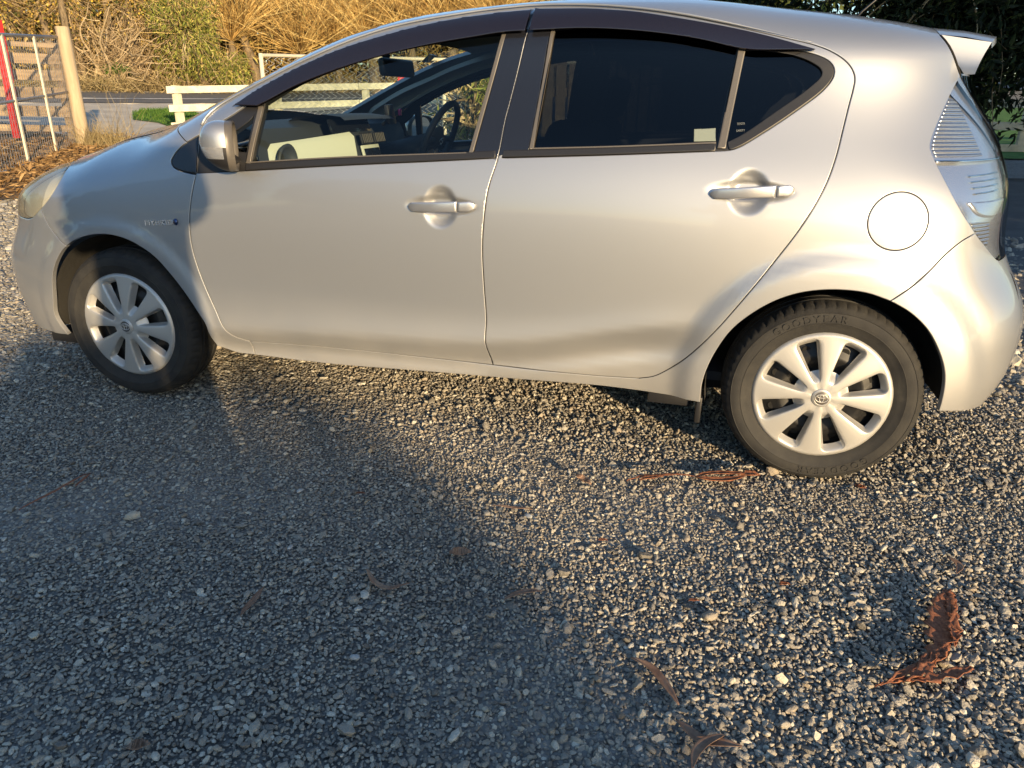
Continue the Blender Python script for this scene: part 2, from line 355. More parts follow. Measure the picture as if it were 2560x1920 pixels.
# ------------------------------------------------------------------ panels on the body surface
def panel_chunk(A, holes=(), off=0., gap=.0016, lip=.0025, drop=.0018, thick=.016, grid=.022, refine=(), side=1, noseam=()):
    rings = []; ro, no = inset(A, gap); ri, _ = inset(ro, lip)
    flush = np.zeros(len(A), bool)              # edges that run on into the next sheet without a shut line
    for ln_ in noseam: flush |= dist_to(np.array(catmull(ln_, .003)), A) < .0035
    ro = np.where(flush[:,None], A, ro); rings.append((ro, ri, -no))
    for h in holes:
        h = h if area(h) > 0 else h[::-1]; ho, nh = inset(h, -gap); hi, _ = inset(ho, -lip); rings.append((ho, hi, nh))
    pts = []; edges = []; outn = {}
    for a, b, nn in rings:
        s0 = len(pts); k = len(a); pts += [tuple(p) for p in a]
        edges += [(s0+i, s0+(i+1) % k) for i in range(k)]
        for i in range(k): outn[s0+i] = nn[i]
        pts += [tuple(p) for p in b]
    lo, hi = A.min(0), A.max(0); allb = np.array(pts)
    def gpts(lo, hi, st):
        g = np.stack(np.meshgrid(np.arange(lo[0]+st*.3, hi[0], st), np.arange(lo[1]+st*.3, hi[1], st)), -1).reshape(-1, 2)
        g = g + ((np.round((g[:, 1:2]-lo[1])/st) % 2)*st*.5)*np.array([[1, 0]])
        if len(g) == 0: return g
        ok = inside(rings[0][1], g)
        for r_ in rings[1:]: ok &= ~inside(r_[1], g)
        g = g[ok]; return g[dist_to(allb, g) > st*.45] if len(g) else g
    G = gpts(lo, hi, grid)
    for x0, x1, z0, z1, st in refine:
        m_ = (G[:,0] > x0) & (G[:,0] < x1) & (G[:,1] > z0) & (G[:,1] < z1); G = G[~m_]
        G = np.concatenate([G, gpts(np.array((x0, z0)), np.array((x1, z1)), st)])
    nb = len(pts); pts += [tuple(p) for p in G]
    vc, _, fc, ov, _, _ = delaunay_2d_cdt([Vector(p) for p in pts], edges, [], 0, 1e-7)
    P = np.array([tuple(v) for v in vc]); T = np.array([tuple(f) for f in fc if len(f) == 3])
    c = P[T].mean(1); ok = inside(rings[0][0], c)
    for r_ in rings[1:]: ok &= ~inside(r_[0], c)
    T = T[ok]; e1 = P[T[:,1]]-P[T[:,0]]; e2 = P[T[:,2]]-P[T[:,0]]; sg = e1[:,0]*e2[:,1]-e1[:,1]*e2[:,0]
    T[sg < 0] = T[sg < 0][:, ::-1]; T = T[np.abs(sg) > 1e-12]
    n3 = normal(P[:,0], P[:,1]); o = off(P[:,0], P[:,1]) if callable(off) else off
    V = np.stack([P[:,0], Y(P[:,0], P[:,1]), P[:,1]], 1)+n3*(np.reshape(o, (-1,1)) if np.ndim(o) else o)
    vn = n3.copy(); bmap = {}
    for i, src in enumerate(ov):
        for s_ in src:
            if s_ in outn:
                t = np.array([outn[s_][0], 0, outn[s_][1]]); t -= n3[i]*(t@n3[i]); t /= np.linalg.norm(t)+1e-9
                if s_ < len(flush) and flush[s_]: break
                bmap[s_] = i; V[i] -= n3[i]*drop; vn[i] = n3[i]+.7*t; vn[i] /= np.linalg.norm(vn[i]); outn[s_] = (outn[s_], t); break
    faces = [tuple(t) for t in T]; ln = [vn[i] for t in T for i in t]; V = list(V)
    for a, b in edges:
        if a in bmap and b in bmap and bmap[a] != bmap[b]:
            ia, ib = bmap[a], bmap[b]; ta = outn[a][1] if isinstance(outn[a], tuple) else np.zeros(3); tb = outn[b][1] if isinstance(outn[b], tuple) else np.zeros(3)
            k = len(V); V += [V[ia]-n3[ia]*thick, V[ib]-n3[ib]*thick]
            q = (ib, ia, k, k+1) ; p0, p1, p2 = V[ib], V[ia], V[k]
            nf = np.cross(p1-p0, p2-p0)
            if nf @ (ta+tb) < 0: q = (ia, ib, k+1, k)
            faces.append(q); ln += [outn_n(ta, tb)]*4
    V = np.array(V); ln = np.array(ln)
    if side < 0:
        V[:,1] = 2*CL-V[:,1]; ln[:,1] *= -1; out = []; l2 = []; k = 0
        for f in faces:
            out.append(tuple(reversed(f))); l2 += list(ln[k:k+len(f)][::-1]); k += len(f)
        faces = out; ln = np.array(l2)
    return V, faces, ln
def outn_n(a, b):
    n = a+b; return n/(np.linalg.norm(n)+1e-9)
def chunks_obj(name, chunks, m, parent):
    V = []; F = []; NL = []; auto = []
    for v, f, n in chunks:
        b = len(V); V += [tuple(p) for p in v]; F += [tuple(i+b for i in q) for q in f]
        NL += list(n) if n is not None else [(0,0,0)]*sum(len(q) for q in f)
    me = bpy.data.meshes.new(name); me.from_pydata(V, [], F); me.update()
    o = link(name, me, m, parent, True)
    if len(me.loops) == len(NL): me.normals_split_custom_set([tuple(float(c) for c in n) for n in NL])
    return o
def panel(name, A, m, parent, sides=(1,), **kw):
    """one body panel; the far-side copy mirrors it"""
    r = []
    for s in sides: r.append(chunks_obj(name, [panel_chunk(A, side=s, **kw)], m, parent))
    return r[0] if len(r) == 1 else r
def top_grid(xs_of, f0, nf, nx, zoff=0., flip=False):
    """sheet over the top of the car; xs_of(f) gives the x range at narrowing f"""
    fs = [f0*(1-abs(t)) if False else f0*abs(t) for t in np.linspace(-1, 1, 2*nf+1)]; sg = np.sign(np.linspace(-1, 1, 2*nf+1))
    V = []
    for f, s in zip(fs, sg):
        a, b = xs_of(f); x = np.linspace(a, b, nx+1); z = ZF(x, f); w = W(x, np.minimum(z, ZT(x)-1e-5)) if f > 0 else np.zeros_like(x)
        V += [(x[i], CL+s*w[i], z[i]+zoff) for i in range(nx+1)]
    F = []
    for j in range(2*nf):
        for i in range(nx):
            q = (j*(nx+1)+i, j*(nx+1)+i+1, (j+1)*(nx+1)+i+1, (j+1)*(nx+1)+i); F.append(q[::-1] if flip else q)
    return V, F
def wrap_grid(zs, La, rear, nl=14, off=0., both=True):
    """sheet round the nose or tail: rows of height z from half width La(z) to the centre"""
    ts = np.linspace(-1 if both else 0, 1, 2*nl+1 if both else nl+1); zs = np.asarray(zs, float)
    l = np.abs(ts)[None,:]**.8*np.array([La(z) for z in zs])[:,None]; zz = np.repeat(zs[:,None], len(ts), 1)
    lo = np.full_like(l, 2.6 if rear else -.2); hi = np.repeat((XR(zs) if rear else XF(zs))[:,None], len(ts), 1)
    for _ in range(30):
        m_ = (lo+hi)/2; inn = W(m_, zz) > l; lo = np.where(inn, m_, lo); hi = np.where(inn, hi, m_)
    sg = np.where(ts < 0, -1, 1)[None,:]; V = [tuple(p) for p in np.stack([lo+off, CL+sg*l, zz], -1).reshape(-1,3)]
    n = len(ts); F = []
    for j in range(len(zs)-1):
        for i in range(n-1):
            q = (j*n+i, j*n+i+1, (j+1)*n+i+1, (j+1)*n+i); F.append(q if rear else q[::-1])
    return V, F
# ------------------------------------------------------------------ the car
car = empty('parked_car', (1.275, CL, 0)); tag(car, 'silver five-door hatchback car parked side-on on dark gravel', 'car')
TOPSEAM = [(.400,1.013),(.403,1.040),(.408,1.063),(.420,1.083),(.442,1.101),(.473,1.12),(.517,1.142),(.561,1.163),(.607,1.184),(.673,1.214),(.737,1.242),(.805,1.269),(.884,1.300),(.971,1.330),(1.075,1.359),(1.179,1.379),(1.281,1.394),(1.38,1.407),(1.48,1.416),(1.553,1.4205),
 (1.714,1.418),(1.856,1.406),(1.992,1.387),(2.123,1.362),(2.251,1.334),(2.335,1.315),(2.39,1.302),(2.437,1.285),(2.477,1.262),(2.501,1.238),(2.512,1.213),(2.511,1.185),(2.504,1.141),(2.494,1.075),(2.484,1.011),(2.468,.945),(2.441,.874),(2.405,.80),(2.363,.727),(2.286,.607),(2.217,.5),(2.15,.41),(2.105,.36),(2.069,.328),(2.033,.304),(1.988,.291)]
BOT_R = [(1.988,.291),(1.854,.286),(1.692,.285),(1.487,.285)]; BOT_F = [(1.487,.285),(1.263,.287),(.99,.29),(.753,.289),(.540,.283)]
FRONT = [(.540,.283),(.483,.302),(.453,.335),(.424,.402),(.389,.498),(.366,.594),(.361,.66),(.370,.748),(.386,.822),(.401,.881)]
BSEAM = [(1.553,1.4205),(1.560,1.371),(1.552,1.326),(1.537,1.237),(1.522,1.151),(1.510,1.08),(1.503,1.0),(1.497,.962),(1.475,.88),(1.463,.773),(1.459,.69),(1.464,.568),(1.471,.457),(1.470,.375),(1.487,.285)]
ARCH_R = [(2.19,.244),(2.189,.308),(2.201,.373),(2.222,.432),(2.256,.497),(2.304,.55),(2.364,.596),(2.425,.625),(2.487,.64),(2.549,.645),(2.612,.641),(2.677,.623)]
ARCH_R2 = [(2.677,.623),(2.736,.592),(2.79,.546),(2.831,.488),(2.859,.431),(2.871,.383),(2.876,.332),(2.877,.295)]
ARCH_F1 = [(-.298,.23),(-.335,.303),(-.316,.383),(-.289,.479),(-.26,.53),(-.216,.58),(-.189,.60)]
ARCH_F2 = [(-.189,.60),(-.155,.62),(-.085,.644),(.0,.655),(.079,.645),(.141,.621),(.2,.584),(.255,.525),(.309,.453),(.351,.386),(.378,.341),(.385,.291),(.394,.247)]
TAIL_L = [(2.838,1.228),(2.803,1.18),(2.765,1.113),(2.742,1.062),(2.736,1.035),(2.751,1.0),(2.783,.945),(2.835,.869),(2.889,.808)]
BUMPSEAM_R = [(2.889,.808),(2.849,.788),(2.806,.751),(2.769,.706),(2.727,.668),(2.677,.623)]
k_ = [i for i, p in enumerate(TOPSEAM) if p[0] == 1.553][0]
tf = lambda a, b, f: [(x, float(ZF(np.array([x]), f)[0])) for x in np.linspace(a, b, max(3, int(abs(b-a)/.05)))]
F_ROOF = .80; F_HOOD = .72; XSP = 2.758
# body side: pillar foot, cant rail, quarter and sill in one pressing
A_body = outline([(.400,1.013),(.350,.987)], [(.350,.987),(.31,1.008),(.25,1.030),(.215,float(ZF(np.array([.215]),F_ROOF)[0]))], tf(.215, XSP, F_ROOF),
    [(XSP,float(ZF(np.array([XSP]),F_ROOF)[0])),(2.838,1.228)], TAIL_L, BUMPSEAM_R, ARCH_R[::-1], [(2.19,.244),(2.061,.241),(1.856,.247),(1.609,.242),(1.26,.234),(.886,.222),(.543,.224)], [(.543,.224),(.540,.283)],
    BOT_F[::-1], BOT_R[::-1], TOPSEAM[::-1])
FUEL = outline([(2.665+.080*math.cos(a), .840+.079*math.sin(a)) for a in np.linspace(0, 2*math.pi, 25)][:-1]+[(2.745,.840)], step=.008)
panel('body_side', A_body, paint, car, sides=(1,), holes=[FUEL], grid=.024, gap=.0012, noseam=[tf(.99, XSP, F_ROOF)])
panel('body_side', A_body, paint, car, sides=(-1,), grid=.04, noseam=[tf(.99, XSP, F_ROOF)])
panel('fuel_door', FUEL, paint, car, grid=.02, gap=.0012)
# doors
DLO_F = outline([(.404,.886),(.405,1.008)], [(.405,1.008),(.46,1.044),(.518,1.074),(.565,1.103),(.61,1.133),(.75,1.205),(.90,1.266),(1.06,1.311),(1.21,1.345),(1.36,1.366),(1.549,1.381)], [(1.549,1.381),(1.544,1.326),(1.530,1.237),(1.515,1.151),(1.503,1.08),(1.496,1.0),(1.492,.972)], [(1.492,.972),(1.273,.955),(.963,.932),(.604,.902),(.404,.886)])
DLO_R = outline([(1.567,1.385),(1.724,1.380),(1.861,1.371),(1.995,1.352),(2.125,1.330),(2.251,1.303),(2.36,1.284)], [(2.36,1.284),(2.405,1.272),(2.438,1.256),(2.452,1.238),(2.453,1.217),(2.432,1.183),(2.357,1.12),(2.281,1.065),(2.215,1.023),(2.19,1.015),(2.160,1.012)], [(2.160,1.012),(1.864,.993),(1.512,.973)], [(1.512,.973),(1.515,1.0),(1.522,1.08),(1.533,1.151),(1.549,1.237),(1.563,1.326),(1.567,1.385)])
A_fd = outline(TOPSEAM[:k_+1], BSEAM, BOT_F, FRONT, [(.401,.881),(.400,1.013)])
A_rd = outline(TOPSEAM[k_:], BOT_R, BSEAM[::-1])
doors = {}
for nm, A, D, cup in (('front_door', A_fd, DLO_F, (1.17,1.47,.73,.90,.006)), ('rear_door', A_rd, DLO_R, (2.10,2.42,.82,.98,.006))):
    doors[nm] = panel(nm, A, paint, car, holes=[D], grid=.022, refine=[cup], gap=.0017)
    doors[nm+'_far'] = panel(nm, A, paint, car, sides=(-1,), holes=[D], grid=.045)
fdr, rdr = doors['front_door'], doors['rear_door']
def seam_strip(name, line, parent, depth=.0045, rad=.0038):
    c = np.array(catmull(line, .03)); n = normal(c[:,0], c[:,1]); return tube(name, np.stack([c[:,0], Y(c[:,0], c[:,1]), c[:,1]], 1)-n*depth, rad, trim, parent, 6)
_c = np.array(catmull(TOPSEAM[1:27], .03)); _n = normal(_c[:,0], _c[:,1])
tube('roof_edge_glint_bead', np.stack([_c[:,0], Y(_c[:,0], _c[:,1]), _c[:,1]], 1)+np.array((0,0,.0035))+_n*.0012, list(.0040*np.clip((2.36-_c[:,0])/.25, .12, 1)), paint, car, 8)  # proud bead added on the rolled edge to catch a bright line
seam_strip('seam_shade_strip', BSEAM[1:], rdr); seam_strip('seam_shade_strip', TOPSEAM[k_+14:], rdr)  # black tube laid in the shut lines, stands in for their shade
# windows
G_F = outline([(.650,1.105),(.626,.928)], [(.626,.928),(1.0,.957),(1.407,.982)], [(1.407,.982),(1.440,1.16),(1.476,1.345)], [(1.476,1.345),(1.381,1.338),(1.234,1.318),(1.082,1.288),(.925,1.246),(.766,1.188),(.650,1.122)])
G_Q = outline([(.540,1.026),(.597,1.064),(.614,1.084)], [(.614,1.084),(.601,.962)], [(.601,.962),(.545,.965)], [(.545,.965),(.540,1.026)])
G_R = outline([(1.637,1.345),(1.607,1.001)], [(1.607,1.001),(1.85,1.014),(2.152,1.033)], [(2.152,1.033),(2.180,1.297)], [(2.180,1.297),(2.067,1.322),(1.915,1.343),(1.738,1.351),(1.637,1.345)])
G_RQ = outline([(2.203,1.285),(2.181,1.036)], [(2.181,1.036),(2.225,1.056),(2.316,1.121),(2.391,1.178),(2.428,1.218),(2.424,1.237)], [(2.424,1.237),(2.388,1.259),(2.338,1.275),(2.25,1.286),(2.203,1.285)])
for s, fd, rd in ((1, fdr, rdr), (-1, doors['front_door_far'], doors['rear_door_far'])):
    g_ = .03 if s > 0 else .06
    panel('window_surround', DLO_F, trim, fd, sides=(s,), holes=[G_F, G_Q], off=-.004, gap=0, thick=.02, grid=g_)
    panel('window_surround', DLO_R, trim, rd, sides=(s,), holes=[G_R, G_RQ], off=-.004, gap=0, thick=.02, grid=g_)
    panel('window_glass', G_F, glass_f, fd, sides=(s,), off=-.008, gap=-.004, lip=.004, drop=0, thick=.0, grid=g_)
    panel('quarter_glass', G_Q, glass_f, fd, sides=(s,), off=-.008, gap=-.004, lip=.004, drop=0, thick=.0, grid=g_)
    panel('window_glass', G_R, glass_r, rd, sides=(s,), off=-.008, gap=-.004, lip=.004, drop=0, thick=.0, grid=g_)
    panel('quarter_glass', G_RQ, glass_r, rd, sides=(s,), off=-.007, gap=-.004, lip=.004, drop=0, thick=.0, grid=g_)
def strip(name, c, wdt, m, parent, off=.002, thick=.008, sides=(1,), up=None):
    """narrow strip along a line on the body; wdt to one side (up vector in x,z)"""
    c = [np.array(p) for p in catmull(c, .02)]; u = np.array(up, float); d = [p+u*wdt for p in c]
    A = np.array(c+d[::-1]); A = A if area(A) > 0 else A[::-1]
    return panel(name, A, m, parent, sides=sides, off=off, gap=0, lip=wdt*.2, drop=.0012, thick=thick, grid=.03)
strip('belt_moulding', [(.606,.903),(.963,.932),(1.273,.955),(1.490,.971)], .022, trim, fdr, .003, up=(0,1))
strip('belt_moulding', [(1.514,.974),(1.864,.993),(2.150,1.011)], .020, trim, rdr, .003, up=(0,1))
strip('belt_bright_edge', [(.606,.926),(.963,.955),(1.395,.981)], .004, mould, fdr, .003, up=(0,1))
strip('belt_bright_edge', [(1.606,1.0),(1.864,1.013),(2.150,1.031)], .004, mould, rdr, .003, up=(0,1))
strip('glass_channel', [(.606,.926),(.631,1.108)], .019, mould, fdr, .003, up=(1,0))
strip('glass_channel', [(1.403,.984),(1.436,1.16),(1.472,1.330)], .013, mould, fdr, .003, up=(1,0))
strip('glass_channel', [(1.596,1.0),(1.626,1.340)], .013, mould, rdr, .003, up=(1,0))
strip('glass_channel', [(2.156,1.018),(2.183,1.292)], .022, mould, rdr, .003, up=(1,0))
panel('pillar_film', outline([(1.419,.978),(1.452,1.16),(1.486,1.34)], [(1.486,1.34),(1.5530,1.345)], [(1.5530,1.345),(1.5495,1.326),(1.5347,1.237),(1.5197,1.151),(1.5077,1.08),(1.5007,1.0),(1.4965,.976)], [(1.4965,.976),(1.419,.978)]), gloss_black, fdr, off=.0015, gap=0, lip=.0015, drop=.001, thick=.010, grid=.03)
panel('pillar_film', outline([(1.5015,.978),(1.5053,1.0),(1.5123,1.08),(1.5243,1.151),(1.5393,1.237),(1.5543,1.326),(1.5578,1.345)], [(1.5578,1.345),(1.624,1.345)], [(1.624,1.345),(1.594,.998)], [(1.594,.998),(1.5015,.978)]), gloss_black, rdr, off=.0015, gap=0, lip=.0015, drop=.001, thick=.010, grid=.03)
panel('quarter_seal', outline([(2.362,1.282),(2.405,1.272),(2.438,1.256),(2.452,1.238),(2.453,1.217),(2.432,1.183),(2.357,1.12),(2.281,1.065),(2.215,1.023),(2.19,1.015),(2.182,1.036)], [(2.182,1.036),(2.225,1.060),(2.312,1.125),(2.386,1.182),(2.420,1.219),(2.417,1.234),(2.385,1.255),(2.338,1.272)], [(2.338,1.272),(2.362,1.282)]), trim, rdr, off=.002, gap=.001, thick=.006, grid=.03)
# wind deflectors
VF = outline([(.526,1.102),(.597,1.147),(.757,1.226),(.916,1.286),(1.071,1.328),(1.219,1.361),(1.365,1.383),(1.515,1.394),(1.556,1.400)], [(1.556,1.400),(1.550,1.329)], [(1.550,1.329),(1.486,1.326),(1.386,1.313),(1.24,1.292),(1.089,1.262),(.933,1.221),(.775,1.165),(.665,1.112),(.640,1.102)], [(.640,1.102),(.526,1.102)])
VR = outline([(1.563,1.403),(1.724,1.399),(1.861,1.390),(1.995,1.370),(2.125,1.348),(2.251,1.322),(2.395,1.285)], [(2.395,1.285),(2.391,1.280)], [(2.391,1.280),(2.22,1.279),(2.173,1.285),(2.067,1.307),(1.915,1.326),(1.738,1.335),(1.565,1.330)], [(1.565,1.330),(1.563,1.403)])
VUF = np.array(catmull([(.526,1.102),(.597,1.147),(.757,1.226),(.916,1.286),(1.071,1.328),(1.219,1.361),(1.365,1.383),(1.556,1.400)], .02)); VUR = np.array(catmull([(1.563,1.403),(1.724,1.399),(1.861,1.390),(1.995,1.370),(2.125,1.348),(2.251,1.322),(2.395,1.285)], .02))
def voff(U):
    def f(x, z):
        d = np.interp(x, U[:,0], U[:,1])-z; return .0085+.010*sstep(0,.012,d)+.10*np.clip(d-.012,0,.06)
    return f
panel('wind_deflector', VF, visor_m, fdr, off=voff(VUF), gap=0, lip=.003, drop=.001, thick=.003, grid=.012)
panel('wind_deflector', VR, visor_m, rdr, off=voff(VUR), gap=0, lip=.003, drop=.001, thick=.003, grid=.012)
panel('wind_deflector', VF, visor_m, doors['front_door_far'], sides=(-1,), off=.012, gap=0, thick=.003, grid=.04)
panel('wind_deflector', VR, visor_m, doors['rear_door_far'], sides=(-1,), off=.012, gap=0, thick=.003, grid=.04)
# front wing, black corner patch
PATCH = [(.398,1.010),(.363,.993),(.326,.969),(.3,.942),(.291,.921),(.302,.904),(.335,.892),(.4,.883)]
HL_EDGE = [(-.31,.893),(-.272,.868),(-.247,.845),(-.240,.824),(-.245,.799),(-.263,.773),(-.291,.748),(-.318,.728)]
hz = lambda a, b: [(x, float(ZF(np.array([x]), F_HOOD)[0])) for x in np.linspace(a, b, 12)]
A_fw = outline([(-.318,.728),(-.266,.656),(-.189,.60)], ARCH_F2, [(.394,.247),(.463,.225),(.543,.224)], [(.543,.224),(.540,.283)], FRONT, [(.401,.881),(.335,.891),(.302,.903),(.290,.921),(.3,.943),(.326,.970),(.350,.987)], [(.350,.987),(.31,1.008),(.25,1.030),(.215,float(ZF(np.array([.215]),F_ROOF)[0]))], hz(.19,-.335), HL_EDGE)
for s in (1,-1): panel('front_wing', A_fw, paint, car, sides=(s,), grid=.022 if s > 0 else .04, gap=.0018)
for s in (1,-1): panel('corner_patch', outline(PATCH, [(.4,.883),(.398,1.010)]), gloss_black, car, sides=(s,), off=-.001, thick=.006, grid=.03)
# bonnet, windscreen, roof, tail
V_, F_ = top_grid(lambda f: (-.70+.09*(f/F_HOOD)**3*.0+.36*(f/F_HOOD)**4, .135+.055*(f/F_HOOD)**2), F_HOOD-.004, 16, 30); pyd('bonnet', V_, F_, paint, car, True)
V_, F_ = top_grid(lambda f: (.145+.07*(f/F_ROOF)**2, .90+.09*(f/F_ROOF)**2), F_ROOF-.004, 14, 22); pyd('windscreen', V_, F_, glass_w, car, True)
V_, F_ = top_grid(lambda f: (.905+.09*(f/F_ROOF)**2, XSP+.0), F_ROOF, 14, 60); pyd('roof', V_, F_, paint, car, True)
V_, F_ = top_grid(lambda f: (.92+.09*(f/F_ROOF)**2, 2.74), F_ROOF*.97, 10, 20, -.03, True); pyd('headlining', V_, F_, trim_l, car, True)
# nose: bumper side and wrap, lamps
A_fb = outline([(-.318,.728),(-.266,.656),(-.189,.60)], ARCH_F1[::-1], [(-.298,.23),(-.44,.221),(-.56,.222),(-.60,.226)], [(-.60,.226),(-.60,.68)], [(-.60,.68),(-.50,.678),(-.423,.681),(-.384,.689),(-.356,.704),(-.318,.728)])
lf = lambda x: (lambda z: float(W(np.array([x]), np.array([z]))[0]))
wf = wrap_grid(np.linspace(.226,.68,22), lf(-.60), False)
chunks_obj('front_bumper', [panel_chunk(A_fb, grid=.02, noseam=[[(-.60,.226),(-.60,.68)]]), panel_chunk(A_fb, grid=.03, side=-1, noseam=[[(-.60,.226),(-.60,.68)]]), (wf[0], wf[1], None)], paint, car)
HL_LOW = [(-.318,.728),(-.356,.704),(-.384,.689),(-.423,.681),(-.50,.678),(-.60,.68)]
zhl = lambda x: float(ZF(np.array([x]), .80)[0])
A_hl = outline([(-.31,.893),(-.272,.868),(-.247,.845),(-.240,.824),(-.245,.799),(-.263,.773),(-.291,.748),(-.318,.728)], HL_LOW, [(-.60,.68),(-.60,min(zhl(-.60),.80))], [(-.60,min(zhl(-.60),.80)),(-.5,zhl(-.5)),(-.42,zhl(-.42)),(-.335,zhl(-.335)),(-.31,.893)])
wl = lambda z: max(float(W(np.array([-.597]), np.array([z]))[0]), .3)
for s in (1,-1):
    hl = chunks_obj('headlight', [panel_chunk(A_hl, gap=.0025, thick=.02, grid=.02, side=s)], hazed, car)
    panel('lamp_housing', A_hl, housing_m, hl, sides=(s,), off=lambda x, z: -.026-.02*np.exp(-((x+.45)/.06)**2-((z-.76)/.05)**2), gap=.004, thick=.001, grid=.015)
    panel('lamp_reflector', outline([(-.285,.858),(-.252,.827),(-.258,.796),(-.290,.760),(-.330,.733)], [(-.330,.733),(-.327,.75),(-.318,.775),(-.322,.817),(-.328,.836),(-.310,.85),(-.285,.858)]), white_refl, hl, sides=(s,), off=-.012, gap=0, thick=.012, grid=.02)
zn = np.linspace(.68,.895,14)
V_, F_ = wrap_grid(zn, lambda z: max(wl(z)+.01, .34)-.25*float(sstep(.80,.90,np.array(z))), False, off=.006); pyd('grille_panel', V_, F_, paint, car, True)
V_, F_ = wrap_grid(np.linspace(.30,.46,6), lambda z: .42, False, off=-.004); pyd('lower_grille', V_, F_, trim, car, True)
# tail lamps, bumper, tailgate, spoiler
def xw(z, d): return float(XR(np.array([z]))[0])-d
TAIL_LO = [(2.889,.808),(2.937,.766),(2.975,.735),(3.0,.717)]
zt_ = np.linspace(.717,1.222,16)
TAIL_R = [(min(xw(z,.055), 3.06), z) for z in zt_]
A_tl = outline(TAIL_L, TAIL_LO, [(3.0,.717),(TAIL_R[0][0],.717)], TAIL_R, [TAIL_R[-1],(2.838,1.228)])
def wrap_band(zs, La, Lb, rear, n=8, off=0., s=1):
    """strip of the nose or tail between half widths La(z) and Lb(z) on one side"""
    zs = np.asarray(zs, float); t = np.linspace(0, 1, n+1)[None,:]; l = np.array([La(z) for z in zs])[:,None]*(1-t)+np.array([Lb(z) for z in zs])[:,None]*t; zz = np.repeat(zs[:,None], n+1, 1)
    lo = np.full_like(l, 2.6 if rear else -.2); hi = np.repeat((XR(zs) if rear else XF(zs))[:,None], n+1, 1)
    for _ in range(30):
        m_ = (lo+hi)/2; inn = W(m_, zz) > l; lo = np.where(inn, m_, lo); hi = np.where(inn, hi, m_)
    V = [tuple(p) for p in np.stack([lo+off, CL-s*l, zz], -1).reshape(-1,3)]; F = []
    for j in range(len(zs)-1):
        for i in range(n):
            q = (j*(n+1)+i, j*(n+1)+i+1, (j+1)*(n+1)+i+1, (j+1)*(n+1)+i); F.append(q if s > 0 else q[::-1])
    return V, F
TL_IN = Spl([.70,.80,.95,1.10,1.23],[.36,.33,.34,.40,.50])
wA = lambda z: float(W(np.array([min(xw(z,.055),3.06)]), np.array([z]))[0]); wB = lambda z: float(TL_IN(np.array([z]))[0]); wM = lambda z: wB(z)+.065
zw = np.linspace(.717,1.222,26)
ribs = lambda x, z: -.016+.012*sstep(1.0,1.2,z)*0
for s in (1,-1):
    wl_ = wrap_band(zw, wA, wB, True, 14, 0., s)
    tl = chunks_obj('tail_light', [panel_chunk(A_tl, thick=.02, grid=.018, side=s, noseam=[TAIL_R]), (wl_[0], wl_[1], None)], clear, car)
    wr_ = wrap_band(np.linspace(.725,1.205,26), lambda z: wA(z)-.002, wM, True, 8, -.016, s)
    chunks_obj('lamp_reflector', [panel_chunk(A_tl, side=s, off=ribs, gap=.005, thick=.001, grid=.02, noseam=[TAIL_R]), (wr_[0], wr_[1], None)], silver_refl, tl)
    rl_ = wrap_band(np.linspace(.725,1.02,16), wM, lambda z: wB(z)-.005, True, 5, -.012, s); pyd('red_inner_lens', rl_[0], rl_[1], red_lens, tl, True)
    panel('lamp_divider', outline([(2.755,1.004),(2.86,1.004),(3.03,1.004)], [(3.03,1.004),(3.03,.999)], [(3.03,.999),(2.757,.999)], [(2.757,.999),(2.755,1.004)], step=.01), chrome, tl, sides=(s,), off=-.004, gap=0, lip=.001, thick=.012, grid=.02)
    panel('ribbed_reflector', outline([(2.812,1.17),(2.835,1.17),(2.88,1.10),(2.925,1.016)], [(2.925,1.016),(2.762,1.016)], [(2.762,1.016),(2.752,1.04),(2.775,1.105),(2.812,1.17)]), rib_refl, tl, sides=(s,), off=-.013, gap=0, thick=.004, grid=.02)
    panel('ribbed_reflector', outline([(2.880,.838),(2.955,.835)], [(2.955,.835),(2.965,.785),(2.960,.765)], [(2.960,.765),(2.925,.79),(2.880,.838)]), rib_refl, tl, sides=(s,), off=-.013, gap=0, thick=.004, grid=.02)
    for q in range(4): panel('lamp_rib', outline([(2.862+.008*q,.966-.016*q),(2.985,.969-.016*q)], [(2.985,.969-.016*q),(2.985,.965-.016*q)], [(2.985,.965-.016*q),(2.866+.008*q,.962-.016*q)], [(2.866+.008*q,.962-.016*q),(2.862+.008*q,.966-.016*q)], step=.01), chrome, tl, sides=(s,), off=-.011, gap=0, lip=.001, thick=.004, grid=.03)
    panel('bulb_bowl', outline([(2.865,.895),(2.90,.860),(2.95,.846),(3.01,.848)], [(3.01,.848),(3.02,.892)], [(3.02,.892),(2.865,.895)], step=.01), silver_refl, tl, sides=(s,), off=-.008, gap=0, lip=.006, drop=.006, thick=.01, grid=.01)
RB_E = [(3.06,.262),(3.085,.40),(3.09,.50),(3.085,.60),(3.06,.68),(3.0,.717)]
A_rb = outline(BUMPSEAM_R, ARCH_R2, [(2.877,.295),(2.944,.290),(3.02,.272),(3.06,.262)], [(3.06,.262),(3.085,.40),(3.09,.50),(3.085,.60),(3.06,.68),(3.0,.717)], TAIL_LO[::-1])
xb = Spl([.2,.262,.40,.50,.60,.68,.717,.9],[3.05,3.06,3.085,3.09,3.085,3.06,3.0,2.95])
wb = wrap_grid(np.linspace(.262,.717,26), lambda z: float(W(np.array([float(xb(np.array([z]))[0])]), np.array([z]))[0]), True, nl=16)
chunks_obj('rear_bumper', [panel_chunk(A_rb, grid=.02, noseam=[RB_E]), panel_chunk(A_rb, grid=.03, side=-1, noseam=[RB_E]), (wb[0], wb[1], None)], paint, car)
